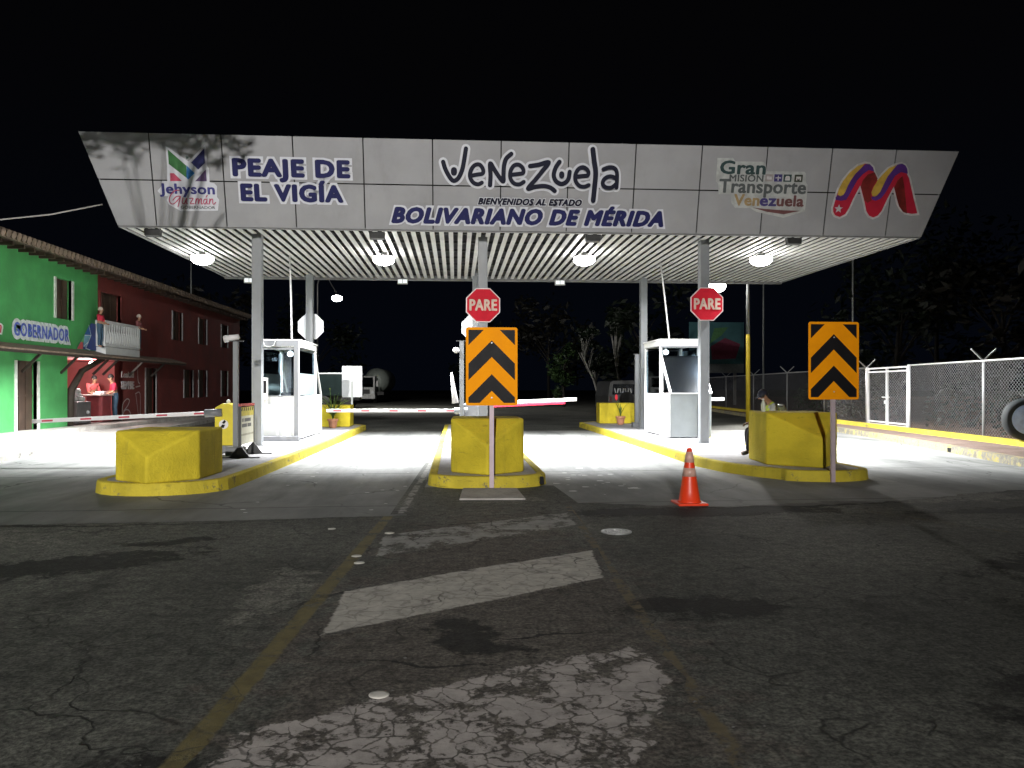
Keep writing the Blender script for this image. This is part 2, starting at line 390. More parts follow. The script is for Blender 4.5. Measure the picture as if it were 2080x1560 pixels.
def star(c, r, n=5):
    return [(c[0] + (r if k % 2 == 0 else r*.42)*math.sin(math.pi*k/n), c[1] + (r if k % 2 == 0 else r*.42)*math.cos(math.pi*k/n)) for k in range(2*n)]

# ------------------------------------------------------------------ skinned bodies
def skin(name, verts, edges, radii, m, parent, local=True, sub=2, off=(0,0,0)):
    me = bpy.data.meshes.new(name); me.from_pydata([tuple(Vector(p) - Vector(off)) for p in verts], edges, [])
    ob = bpy.data.objects.new(name, me); COL.objects.link(ob)
    ob.modifiers.new('skin', 'SKIN')
    sv = me.skin_vertices[0].data
    for i, r in enumerate(radii):
        sv[i].radius = r if isinstance(r, tuple) else (r, r); sv[i].use_root = (i == 0)
    ss = ob.modifiers.new('sub', 'SUBSURF'); ss.levels = sub; ss.render_levels = sub
    dg = bpy.context.evaluated_depsgraph_get(); dg.update()
    nm = bpy.data.meshes.new_from_object(ob.evaluated_get(dg)); bpy.data.objects.remove(ob); bpy.data.meshes.remove(me)
    nm.name = name; nm.materials.clear(); nm.materials.append(m)
    nm.polygons.foreach_set('use_smooth', [True] * len(nm.polygons))
    o = link(bpy.data.objects.new(name, nm)); o.parent = parent; return o

# ================================================================== SETTING
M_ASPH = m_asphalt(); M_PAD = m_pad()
M_SOIL = m_ground('dry_soil', (.10, .062, .045), (.17, .11, .085), .8)
M_PAVE = m_ground('worn_pavement', (.30, .28, .26), (.50, .48, .45), 1.2)
M_PAVER = m_ground('brown_pavement', (.17, .12, .10), (.26, .19, .16), 1.0)
M_KERBY = m_kerb('yellow_kerb_paint', (.66, .53, .05), (.26, .24, .17), .38)
M_KERBW = m_kerb('worn_yellow_kerb_paint', (.50, .42, .14), (.33, .31, .26), .50)
M_KERBG = m_kerb('pale_kerb_paint', (.50, .49, .45), (.26, .25, .23), .40)
M_DECK = m_ground('island_concrete', (.34, .33, .34), (.52, .51, .52), 1.3)
M_BLOCK = m_kerb('yellow_block_paint', (.74, .59, .04), (.40, .30, .04), .27)

def grid(x0, x1, y0, y1, nx, ny, zf):
    mb = MB(); vs = [(x0 + (x1-x0)*i/nx, y0 + (y1-y0)*j/ny, zf(x0 + (x1-x0)*i/nx, y0 + (y1-y0)*j/ny)) for j in range(ny+1) for i in range(nx+1)]
    return mb.add(vs, [(j*(nx+1)+i, j*(nx+1)+i+1, (j+1)*(nx+1)+i+1, (j+1)*(nx+1)+i) for j in range(ny) for i in range(nx)])
struct(sheet([(-260, -60), (260, -60), (260, 420), (-260, 420)], -.012), 'ground', m_ground('dark_earth', (.03, .032, .02), (.06, .055, .04), .4))
struct(sheet([(-11, -40), (11.2, -40), (11.2, 12), (12.1, 18.5), (13.0, 22.5), (13.9, 27), (15, 34), (22, 70), (40, 200), (-24, 200), (-16, 60), (-10.6, 30), (-9.6, 16), (-10.4, 6), (-11, -5)], 0), 'road', M_ASPH)

# ragged asphalt lip and small repairs in front of the islands
struct(MB().prism([(.1, 12.15), (.95, 12.1), (.98, 10.96), (.04, 11.0)], .004, .035), 'concrete_patch', M_PAVE, bevel=.02)
# painted markings
def ragged(pts, amp, seg, seed):
    r = random.Random(seed); out = []
    for i in range(len(pts)):
        a, b = Vector(pts[i]), Vector(pts[(i+1) % len(pts)]); n = max(1, int((b-a).length / seg))
        for k in range(n): out.append(tuple(a.lerp(b, k/n) + Vector((r.uniform(-amp, amp), r.uniform(-amp, amp)))))
    return out
def jag(pts, amp, seg, seed):
    r = random.Random(seed); out = []
    for a, b in zip(pts, pts[1:]):
        a, b = Vector(a), Vector(b); n = max(1, int((b-a).length / seg))
        for k in range(n): out.append(tuple(a.lerp(b, k/n) + (Vector((r.uniform(-amp, amp), r.uniform(-amp, amp))) if k else Vector((0, 0)))))
    return out + [tuple(pts[-1])]
def line(p, q, w): 
    d = (Vector(q) - Vector(p)).normalized(); n = Vector((-d[1], d[0])) * w / 2
    return [tuple(Vector(p)+n), tuple(Vector(p)-n), tuple(Vector(q)-n), tuple(Vector(q)+n)]
MZ = [.0012]
def marking(poly, name, paint, wear, alli, rag, z=None):
    MZ[0] += .0004; z = z or MZ[0]
    struct(sheet(grow(poly, .06), z), 'lane_marking', m_paint(name, paint, wear, alli, poly=poly, rag=rag))
marking(line((-1.26, 2.0), (-.84, 9.75), .15), 'worn_yellow_paint', (.175, .145, .062), .42, .25, .035)
marking(line((-.70, 9.9), (-.52, 16.5), .13), 'worn_white_paint', (.36, .355, .33), .47, .1, .05, .006)
marking(line((1.16, 2.0), (1.50, 10.4), .12), 'faded_yellow_paint', (.16, .13, .075), .47, .3, .05)
marking(line((5.2, 9.9), (8.0, 4.4), .13), 'ghost_yellow_paint', (.11, .095, .055), .50, .2, .06)
marking([(-.80, 8.50), (1.44, 9.90), (1.42, 8.95), (-.78, 7.36)], 'thin_white_paint', (.34, .34, .32), .47, .2, .12)
marking([(-.89, 6.17), (.23, 6.93), (1.34, 7.57), (1.25, 6.45), (.08, 5.69), (-.88, 5.06)], 'white_paint', (.56, .535, .48), .36, .35, .06)
marking([(-1.0, 3.86), (.05, 4.32), (1.14, 4.96), (1.20, 4.2), (.90, 3.4), (.1, 2.3), (-1.1, 1.9), (-1.14, 3.0)], 'cracked_white_paint', (.50, .46, .435), .455, .9, .16)
r = random.Random(3); mb = MB()
for k in range(34):
    t = r.random(); x = 1.9 + .9*t + r.gauss(0, .45); y = 17 - 5.6*t + r.gauss(0, .4); q = r.uniform(.015, .05); an = r.uniform(0, 6)
    mb.add([(x + q*(1+.8*math.cos(an)*math.cos(a))*math.cos(a)*1.5, y + q*math.sin(a)*r.uniform(.6, 1.4), .0065) for a in (0, 1, 2, 3, 4, 5.2)], [tuple(range(6))])
for k in range(16):
    x = r.uniform(-3.2, -.8); y = r.uniform(10, 15.5); q = r.uniform(.012, .03)
    mb.add([(x + q*math.cos(a)*1.5, y + q*math.sin(a)*r.uniform(.6, 1.4), .0065) for a in (0, 1, 2, 3, 4, 5.2)], [tuple(range(6))])
struct(mb, 'paint_flecks', mat('fleck', (.7, .7, .68), .6), kind='stuff')
r = random.Random(13); mb = MB()
for k in range(170):
    y = 2.5 + 8*r.random()**1.3; x = r.uniform(-.75*y, .8*y); q = r.uniform(.003, .009)
    mb.ball((x, y, q*.4), (q*r.uniform(.8, 1.5), q, q*.7), 6, 4)
struct(mb, 'gravel', mat('grit', (.09, .088, .082), .9), kind='stuff')

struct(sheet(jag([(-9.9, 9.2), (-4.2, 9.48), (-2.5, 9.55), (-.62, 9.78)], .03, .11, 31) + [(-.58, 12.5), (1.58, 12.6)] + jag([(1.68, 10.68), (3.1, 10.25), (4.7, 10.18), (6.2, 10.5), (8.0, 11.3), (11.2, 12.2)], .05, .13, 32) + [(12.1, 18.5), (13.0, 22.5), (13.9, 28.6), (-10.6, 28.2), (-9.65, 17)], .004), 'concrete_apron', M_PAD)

# left raised pavement: low kerb, sloping apron, upper step against the building
def ribbon(left, right, z0, z1=None, side=None):
    """strip between two polylines of equal length; also drops a face from the right edge"""
    z1 = z0 if z1 is None else z1; n = len(left); mb = MB()
    v = [(x, y, z0) for x, y in left] + [(x, y, z1) for x, y in right]
    mb.add(v, [(i, i+1, n+i+1, n+i) for i in range(n-1)])
    if side is not None:
        mb.add([(x, y, z1) for x, y in right] + [(x, y, side) for x, y in right], [(i, i+1, n+i+1, n+i) for i in range(n-1)])
    return mb
ys = [-20, 4, 10, 14, 17.3, 20.2, 24.2, 30, 40, 60]; kx = [-10.2, -9.7, -9.45, -9.5, -9.67, -9.9, -10.2, -10.7, -11.4, -12.2]
E_ = [(x, y) for x, y in zip(kx, ys)]
struct(ribbon([(x-.22, y) for x, y in E_], E_, .14, .13, -.01), 'left_kerb', M_KERBG)
struct(ribbon([(max(x-1.5, -11.7), y) for x, y in E_], [(x-.22, y) for x, y in E_], .22, .135), 'left_pavement', M_PAVE)
struct(ribbon([(-16, y) for x, y in E_], [(max(x-1.5, -11.7), y) for x, y in E_], .36, .34, .2), 'building_plinth', M_PAVE)
# right kerb, pavement, yellow edging, soil
ys = [-20, 4, 10, 14.7, 18.5, 22.5, 27, 34, 45, 70, 120]; kx = [10.4, 10.6, 10.7, 11.28, 12.1, 12.9, 13.6, 14.6, 16.2, 19.6, 27]
E2 = [(x, y) for x, y in zip(kx, ys)]; F2 = [(13.62 + .118*(y-18), y) for x, y in E2]
mb = MB(); n = len(E2)
mb.add([(x, y, -.01) for x, y in E2] + [(x+.02, y, .17) for x, y in E2] + [(x+.2, y, .175) for x, y in E2], [(i, i+1, n+i+1, n+i) for i in range(n-1)] + [(n+i, n+i+1, 2*n+i+1, 2*n+i) for i in range(n-1)])
struct(mb, 'right_kerb', M_KERBW)
struct(ribbon([(x+.2, y) for x, y in E2], [(max(x, a+.25), y) for (x, y), (a, _) in zip(F2, E2)], .172, .172), 'right_pavement', M_PAVER)
mb = MB(); G2 = [(max(x, a+.25), y) for (x, y), (a, _) in zip(F2, E2)]
mb.add([(x, y, .165) for x, y in G2] + [(x+.02, y, .31) for x, y in G2] + [(x+.24, y, .31) for x, y in G2] + [(x+.26, y, .13) for x, y in G2], [(k*n+i, k*n+i+1, (k+1)*n+i+1, (k+1)*n+i) for k in range(3) for i in range(n-1)])
struct(mb, 'pavement_edging', M_KERBY)
struct(ribbon([(x+.2, y) for x, y in G2], [(x+60, y) for x, y in G2], .15, .15), 'soil', M_SOIL)
# kerb drain notch
tag(build(MB().box(12.03, 12.12, 18.15, 18.29, .02, .12), 'drain_hole', mat('black', (.01, .01, .01), .9)), 'small dark drain hole in the right hand pale yellow kerb', 'drain')

# sky: clear night
W = bpy.data.worlds.new('World'); S.world = W; W.use_nodes = True
nt = W.node_tree; bg = nt.nodes['Background']
sp_ = N(nt, 'ShaderNodeSeparateXYZ'); L(nt, N(nt, 'ShaderNodeTexCoord').outputs['Generated'], sp_.inputs[0])
L(nt, mixc(nt, smooth(nt, sp_.outputs[2], .0, .42), (.50, .78, 1.65), (.55, .55, .72)), bg.inputs[0]); bg.inputs[1].default_value = .0021

# ================================================================== ISLANDS
def island(poly, label, group='traffic islands between the lanes'):
    cx = sum(p[0] for p in poly)/len(poly); cy = sum(p[1] for p in poly)/len(poly)
    t = thing('traffic_island', label, 'traffic island', (cx, cy, 0), group)
    inner = grow(poly, -.16); n = len(poly); mb = MB()
    mb.add([(x, y, -.01) for x, y in poly] + [(x, y, .19) for x, y in grow(poly, -.02)] + [(x, y, .19) for x, y in inner] + [(x, y, .1) for x, y in inner],
           [(k*n+i, k*n+(i+1) % n, (k+1)*n+(i+1) % n, (k+1)*n+i) for k in range(3) for i in range(n)])
    build(mb, 'kerb', M_KERBY, t, bevel=.025)
    build(MB().prism(inner, .05, .183), 'deck', M_DECK, t)
def arc(cx, cy, rx, ry, a0, a1, n): return [(cx + rx*math.cos(rad(a0+(a1-a0)*i/n)), cy + ry*math.sin(rad(a0+(a1-a0)*i/n))) for i in range(n+1)]
island([(-3.38, 29.6), (-3.9, 30.4), (-4.9, 30.6), (-5.7, 30.2), (-5.75, 28), (-5.6, 16)] + arc(-4.55, 12.6, 1.02, .85, 190, 350, 10) + [(-3.48, 14.0), (-3.42, 17), (-3.35, 24)], 'long yellow-kerbed island with the toll booth on the left')
island([(1.5, 29.5), (1.1, 30.2), (0, 30.2), (-.45, 29.5), (-.47, 20)] + arc(.51, 12.86, .98, .6, 185, 355, 12) + [(1.5, 20)], 'yellow-kerbed middle island carrying the centre PARE sign')
island([(7.2, 31), (6.7, 31.9), (5.6, 32), (4.95, 31.2), (4.9, 24), (4.84, 15.4), (5.0, 14.35), (5.3, 13.6), (5.6, 13.1)] + arc(6.35, 13.3, .88, .6, 215, 355, 9) + [(7.22, 18)], 'yellow-kerbed island on the right where a guard sits')
mb = MB().plateY([(1.335, .06), (1.40, .06), (1.39, .17), (1.34, .17)], 12.33, 12.45)
tag(build(mb, 'reflector', MATS['black']), 'black broken reflector stub on the corner of the middle kerb', 'reflector')

def block(label, nose, sl, sr, rl, rr, h, ha, z=.183, group='yellow concrete crash blocks'):
    t = thing('crash_block', label, 'crash block', (nose[0], (nose[1]+rl[1])/2, z), group)
    v = [(*nose, z), (*sl, z), (*sr, z), (*rl, z), (*rr, z), (nose[0], nose[1]+.03, z+ha), (*sl, z+h), (*sr, z+h), (*rl, z+h), (*rr, z+h)]
    mb = MB().add(v, [(0,5,6,1), (0,2,7,5), (5,7,6), (6,7,9,8), (1,6,8,3), (2,4,9,7), (3,8,9,4), (0,1,3,4,2)])
    build(mb, 'concrete_body', M_BLOCK, t, bevel=.035, seg=3)
    return t
block('yellow wedge-fronted concrete block at the nose of the left island', (-4.53, 11.72), (-5.17, 12.22), (-3.93, 12.26), (-5.17, 13.4), (-3.90, 13.35), .76, .40)
block('yellow wedge-fronted concrete block behind the centre chevron sign', (.50, 12.5), (-.09, 13.0), (1.13, 13.0), (-.07, 14.1), (1.12, 14.1), .90, .47)
block('tall yellow wedge-fronted concrete block beside the seated guard', (6.42, 13.18), (5.66, 13.88), (7.02, 13.9), (5.78, 15.05), (7.0, 15.1), .955, .51)
block('yellow concrete block at the far end of the left island, behind a potted plant', (-4.4, 29.9), (-3.82, 29.4), (-5.02, 29.4), (-3.80, 28.3), (-5.05, 28.3), .78, .42)
block('yellow concrete block at the far end of the right island, behind a red flower pot', (6.3, 31.6), (7.0, 31.2), (5.66, 31.2), (7.0, 30.15), (5.60, 30.15), .80, .42)

# ================================================================== CANOPY
M_PANEL = mat('panel', (.315, .315, .325), .55, .0, .06, 1.2, spec=.15, dirt=.18)
M_STEEL = mat('column_paint', (.17, .18, .19), .45, 0, .06, 3, spec=.5, dirt=.25)
M_SLAT = mat('slat', (.64, .64, .625), .5, 0, .08, 2, dirt=.2)
M_DARK = mat('dark_steel', (.05, .05, .05), .6)
CAN = thing('toll_canopy', 'wide grey toll canopy on six steel columns with slatted ceiling', 'canopy', (.7, 22.8, 0))
B0 = Vector((0, 18.5, 5.33)); SV = Vector((0, -.5, 1.98)); SL = SV.length; SV.normalize(); NV = Vector((0, -SV.z, SV.y)).normalized()
def fasc(u, v, t=0): p = B0 + SV * v + NV * t; return (u, p.y, p.z)
def fpart(mb, name, m, parent=CAN, **k): return build(mb.xf(fasc), name, m, parent, **k)
JN = [-6.89 + 1.586*k for k in range(12)]; g = .014; mb = MB()
def edgeL(v): return -7.76 - .64*v/SL
def edgeR(v): return 11.48 + .64*v/SL
VM = SL*.5
for va, vb in ((0, VM-g), (VM+g, SL)):
    for k in range(13):
        a = (JN[k-1]+g) if k else None; b = (JN[k]-g) if k < 12 else None
        mb.add([((a if a is not None else edgeL(v)), v, t) for v in (va, vb) for t in (0, .02)] + [((b if b is not None else edgeR(v)), v, t) for v in (va, vb) for t in (0, .02)],
               [(1,5,7,3), (0,2,6,4), (0,1,3,2), (4,6,7,5), (0,4,5,1), (2,3,7,6)])
fpart(mb, 'front_fascia', M_PANEL)
fpart(cutout([(edgeL(0)+.02, .005), (edgeR(0)-.02, .005), (edgeR(SL)-.02, SL-.01), (edgeL(SL)+.02, SL-.01)], -.08, .05), 'fascia_backing', MATS['black'])
def quad(a, b, c, d, th=.02):
    n = (Vector(b)-Vector(a)).cross(Vector(d)-Vector(a)).normalized()*th
    return MB().add([a, b, c, d] + [tuple(Vector(p)+n) for p in (a, b, c, d)], [(0,1,2,3), (7,6,5,4), (0,4,5,1), (1,5,6,2), (2,6,7,3), (3,7,4,0)])
M_SIDE = mat('side_panel', (.17, .17, .175), .5)
build(quad((-7.76, 18.5, 5.33), (-7.76, 26.9, 5.33), (-8.40, 27.4, 7.31), (-8.40, 18.0, 7.31)), 'side_fascia', M_SIDE, CAN)
build(quad((11.48, 18.5, 5.33), (12.12, 18.0, 7.31), (12.12, 27.4, 7.31), (11.48, 26.9, 5.33)), 'side_fascia', M_SIDE, CAN)
build(quad((-7.76, 26.9, 5.33), (11.48, 26.9, 5.33), (12.12, 27.4, 7.31), (-8.40, 27.4, 7.31)), 'rear_fascia', M_SIDE, CAN)
build(MB().box(-8.36, 12.08, 18.06, 27.36, 7.26, 7.30), 'roof', mat('roof_underside', (.018, .018, .018), .8), CAN)
mb = MB(); k = 0; x = -7.66
while x < 11.4:
    mb.box(x, x+.112, 18.62, 26.72, 5.33, 5.35); x += .2265
build(mb, 'slat_ceiling', M_SLAT, CAN)
mb = MB()
for y in (19.2, 20.4, 21.6, 22.8, 24, 25.2, 26.4): mb.box(-7.7, 11.42, y, y+.05, 5.375, 5.43)
for x in (-4.9, .63, 6.2): mb.box(x, x+.14, 18.6, 26.8, 5.45, 5.75)
build(mb, 'ceiling_frame', mat('ceiling_frame', (.05, .05, .05), .6), CAN)
mb = MB()
mb.box(-7.76, 11.48, 18.52, 18.60, 5.30, 5.36).box(-7.76, 11.48, 26.74, 26.88, 5.26, 5.40).box(-7.76, -7.68, 18.6, 26.74, 5.30, 5.36).box(11.42, 11.48, 18.6, 26.74, 5.30, 5.36)
build(mb, 'edge_trim', mat('trim', (.16, .16, .16), .6), CAN)
COLX = (-4.84, .66, 6.28)
for y in (19.4, 26.2):
    for x in COLX:
        xx = x + (.1 if y > 20 and x > 5 else 0); w = .115
        mb = MB().box(xx-w, xx+w, y-w, y+w, .18, 5.45)
        c = build(mb, 'column', M_STEEL, CAN, bevel=.012)
        build(MB().box(xx-.2, xx+.2, y-.2, y+.2, .18, .2), 'base_plate', M_STEEL, CAN)

# --- lettering and emblems on the fascia
M_NAVY = mat('navy_vinyl', (.013, .015, .078), .55, var=.05, spec=.15); M_HALO = mat('white_vinyl', (.60, .61, .66), .5, var=.04)
M_INK = mat('ink_vinyl', (.008, .009, .022), .55, var=.05, spec=.15)
def sign(s, u0, u1, base, cap, m, mh, halo, bold=.0, shear=0, name='lettering', t=.02, sp=1.12):
    if halo: fpart(lettering(s, u0, u1, base, cap, off=bold+halo, t=t+.006, thick=.012, shear=shear, sp=sp), 'letter_outline', mh)
    return fpart(lettering(s, u0, u1, base, cap, bold=bold, t=t+.021, thick=.014, shear=shear, sp=sp), name, m)
sign('PEAJE DE', -5.06, -2.47, 1.165, .352, M_NAVY, M_HALO, .045, .033)
sign('EL VIGÍA', -4.91, -2.64, .615, .345, M_NAVY, M_HALO, .045, .033)
sign('BIENVENIDOS AL ESTADO', .52, 2.98, .612, .135, M_INK, M_HALO, .012, .013, .28)
sign('BOLIVARIANO DE MÉRIDA', -1.49, 5.03, .170, .325, M_NAVY, M_HALO, .035, .034, .28)
VEN=[(0.051,[(-0.302, 1.55), (-0.257, 1.403), (-0.169, 1.237), (-0.092, 1.145), (-0.022, 1.139), (0.063, 1.215), (0.14, 1.392), (0.185, 1.615), (0.223, 1.856)]),(0.071,[(-0.053, 1.37), (-0.053, 1.314)]),(0.047,[(0.352, 1.254), (0.487, 1.283), (0.611, 1.308), (0.622, 1.401), (0.544, 1.504), (0.428, 1.49), (0.34, 1.377), (0.321, 1.228), (0.392, 1.105), (0.508, 1.062), (0.597, 1.102)]),(0.051,[(0.788, 1.049), (0.798, 1.255), (0.787, 1.535), (0.893, 1.388), (1.012, 1.222), (1.098, 1.141), (1.1, 1.298), (1.112, 1.504), (1.16, 1.653), (1.275, 1.76)]),(0.047,[(1.275, 1.29), (1.419, 1.312), (1.555, 1.337), (1.553, 1.438), (1.454, 1.522), (1.338, 1.497), (1.262, 1.369), (1.265, 1.208), (1.353, 1.097), (1.482, 1.08), (1.578, 1.138)]),(0.051,[(1.719, 1.497), (1.921, 1.531), (2.153, 1.588), (2.003, 1.383), (1.851, 1.192), (1.68, 0.985), (1.855, 1.03), (2.051, 1.052), (2.209, 1.017), (2.314, 0.943)]),(0.051,[(2.406, 1.604), (2.321, 1.472), (2.279, 1.302), (2.342, 1.164), (2.482, 1.106), (2.617, 1.195), (2.653, 1.384)]),(0.063,[(2.466, 1.332), (2.468, 1.294)]),(0.047,[(2.811, 1.274), (2.948, 1.296), (3.085, 1.317), (3.081, 1.419), (2.979, 1.492), (2.87, 1.463), (2.796, 1.349), (2.794, 1.198), (2.877, 1.082), (2.997, 1.05), (3.114, 1.091)]),(0.059,[(3.178, 1.899), (3.221, 1.639), (3.268, 1.377), (3.255, 1.036), (3.236, 0.742)]),(0.047,[(3.446, 1.456), (3.57, 1.503), (3.697, 1.491), (3.765, 1.405), (3.782, 1.235), (3.779, 1.045)]),(0.047,[(3.761, 1.254), (3.62, 1.301), (3.491, 1.249), (3.441, 1.142), (3.512, 1.052), (3.652, 1.043), (3.767, 1.133)]),]
mb1, mb2 = MB(), MB()
for i, (w, p) in enumerate(VEN):
    stroke_mb(p, w + .055, .02, .006, mb1); stroke_mb(p, w, .03 + .004*i, .012, mb2)
fpart(mb1, 'letter_outline', M_HALO); fpart(mb2, 'lettering', M_INK)
M_OUT =[(9.105, 0.665), (9.131, 0.807), (9.158, 0.948), (9.198, 1.124), (9.296, 1.335), (9.445, 1.535), (9.623, 1.688), (9.801, 1.749), (9.927, 1.734), (10.038, 1.65), (10.092, 1.524), (10.181, 1.381), (10.248, 1.481), (10.378, 1.622), (10.552, 1.718), (10.72, 1.762), (10.827, 1.712), (10.899, 1.609), (10.928, 1.493), (10.984, 1.413), (11.167, 0.947), (11.336, 0.54), (11.142, 0.517), (10.973, 0.546), (10.846, 0.634), (10.735, 0.786), (10.599, 1.125), (10.497, 0.865), (10.407, 0.603), (10.312, 0.471), (10.18, 0.415), (10.047, 0.467), (9.956, 0.584), (9.884, 0.796), (9.752, 1.134), (9.653, 0.886), (9.57, 0.649), (9.489, 0.494), (9.336, 0.414), (9.192, 0.459), (9.125, 0.553)]
M_Y1 =[(9.217, 0.972), (9.22, 1.101), (9.307, 1.301), (9.449, 1.5), (9.628, 1.654), (9.794, 1.712), (9.731, 1.621), (9.59, 1.468), (9.497, 1.316), (9.439, 1.187), (9.395, 1.046), (9.354, 0.975), (9.283, 0.944)]
M_B1 =[(9.168, 0.913), (9.217, 0.972), (9.283, 0.944), (9.354, 0.975), (9.395, 1.046), (9.439, 1.187), (9.497, 1.316), (9.59, 1.468), (9.731, 1.621), (9.82, 1.701), (9.919, 1.703), (10.016, 1.627), (10.054, 1.535), (9.912, 1.567), (9.777, 1.46), (9.659, 1.319), (9.571, 1.131), (9.503, 0.977), (9.443, 0.859), (9.309, 0.833), (9.179, 0.855)]
M_D1 =[(9.766, 1.169), (9.796, 1.321), (9.901, 1.462), (10.068, 1.518), (10.163, 1.374), (10.077, 1.175), (10.04, 1.034), (10.048, 0.928), (10.089, 0.858), (9.99, 0.797), (9.901, 0.855), (9.832, 1.042)]
M_Y2 =[(10.081, 0.964), (10.051, 1.045), (10.09, 1.175), (10.189, 1.363), (10.275, 1.469), (10.415, 1.623), (10.604, 1.698), (10.531, 1.602), (10.406, 1.425), (10.332, 1.238), (10.268, 1.061), (10.205, 0.978), (10.146, 0.947)]
M_B2 =[(10.059, 0.94), (10.146, 0.947), (10.205, 0.978), (10.268, 1.061), (10.332, 1.238), (10.406, 1.425), (10.531, 1.602), (10.615, 1.708), (10.725, 1.731), (10.818, 1.689), (10.874, 1.609), (10.902, 1.499), (10.728, 1.536), (10.591, 1.441), (10.494, 1.241), (10.408, 1.052), (10.315, 0.909), (10.185, 0.848), (10.093, 0.876)]
M_D3 =[(10.611, 1.173), (10.669, 1.337), (10.779, 1.444), (10.868, 1.177), (11.022, 0.559), (10.914, 0.599), (10.794, 0.728), (10.701, 0.939)]
M_STAR=(9.276, 0.644)
G_OUT=[(6.176, 1.768), (6.555, 1.781), (6.611, 1.703), (7.29, 1.705), (7.369, 1.644), (7.396, 1.495), (8.334, 1.496), (8.369, 1.457), (8.399, 1.249), (8.45, 1.18), (8.455, 0.971), (8.444, 0.572), (7.927, 0.41), (7.245, 0.541), (7.076, 0.627), (6.707, 0.626), (6.612, 0.73), (6.569, 0.939), (6.276, 0.939), (6.237, 1.187), (6.185, 1.232)]
G_CHEV=[(7.137, 0.639), (7.485, 0.61), (7.921, 0.587), (8.331, 0.582), (7.918, 0.493), (7.491, 0.545)]
J_OUT=[(-6.534, 1.763), (-6.486, 1.742), (-6.055, 1.444), (-5.68, 1.803), (-5.649, 1.771), (-5.653, 1.352), (-5.617, 1.309), (-5.624, 0.997), (-5.518, 0.976), (-5.467, 0.91), (-5.484, 0.673), (-5.437, 0.612), (-5.484, 0.367), (-6.315, 0.343), (-6.455, 0.42), (-6.573, 0.486), (-6.61, 0.587), (-6.568, 0.677), (-6.703, 0.67), (-6.8, 0.786), (-6.706, 0.888), (-6.679, 1.011), (-6.561, 1.013), (-6.538, 1.335)]
J_G =[(-6.489, 1.698), (-6.107, 1.349), (-6.129, 1.088), (-6.495, 1.38)]
J_B =[(-6.101, 1.355), (-5.941, 1.191), (-6.099, 1.044), (-6.129, 1.088)]
J_N =[(-6.001, 1.423), (-5.685, 1.737), (-5.693, 1.418), (-5.856, 1.271)]
J_R =[(-6.485, 1.181), (-6.401, 1.183), (-6.236, 1.013), (-6.494, 1.009)]
J_P =[(-5.687, 1.274), (-5.684, 1.018), (-5.944, 1.013)]
J_ST =[(-6.081, 1.531)]
def flat(name, poly, t, m): return fpart(cutout(poly, t, .004), name, m)
M_MW = mat('emblem_white', (.52, .50, .50), .5); M_RED = mat('emblem_red', (.42, .012, .035), .45, var=.12, scale=1.5); M_YEL = mat('emblem_yellow', (.50, .32, .05), .45)
M_PUR = mat('emblem_purple', (.075, .022, .17), .45, var=.2, scale=2); M_DRD = mat('emblem_dark_red', (.16, .015, .012), .45, var=.4, scale=3)
EM = flat('ribbon_emblem', grow(M_OUT, .012), .022, M_MW)
def eflat(name, poly, t, m): return build(cutout(poly, t, .004).xf(fasc), name, m, EM)
LOC[EM.name] = LOC[CAN.name]
eflat('ribbon_band', grow(M_OUT, -.035), .028, M_RED)
for pl, mm in ((M_D1, M_DRD), (M_D3, M_DRD), (M_B1, M_PUR), (M_B2, M_PUR), (M_Y1, M_YEL), (M_Y2, M_YEL)):
    eflat('ribbon_band', pl, .033 + .001*[M_D1, M_D3, M_B1, M_B2, M_Y1, M_Y2].index(pl), mm)
eflat('star', star(M_STAR, .11), .042, M_MW)
GB = flat('mission_logo', G_OUT, .022, mat('logo_backing', (.40, .41, .40), .5)); LOC[GB.name] = LOC[CAN.name]
def glet(s, u0, u1, b, c, m, bold=.012, parent=GB): return build(lettering(s, u0, u1, b, c, bold=bold, t=.030, thick=.008, sp=1.04).xf(fasc), 'lettering', m, parent)
M_TEAL = mat('logo_teal', (.018, .045, .045), .5); M_GRY = mat('logo_grey', (.075, .085, .085), .5)
glet('Gran', 6.27, 7.36, 1.42, .285, M_TEAL, .016); glet('MISIÓN', 6.51, 7.33, 1.245, .15, M_GRY, .006)
glet('Transporte', 6.28, 8.40, .985, .30, M_GRY, .014)
glet('Ven', 6.67, 7.28, .69, .25, mat('logo_gold', (.30, .21, .10), .5), .014); glet('ez', 7.31, 7.70, .69, .25, mat('logo_blue', (.05, .04, .16), .5), .014)
glet('uela', 7.73, 8.38, .69, .245, mat('logo_maroon', (.12, .045, .045), .5), .014)
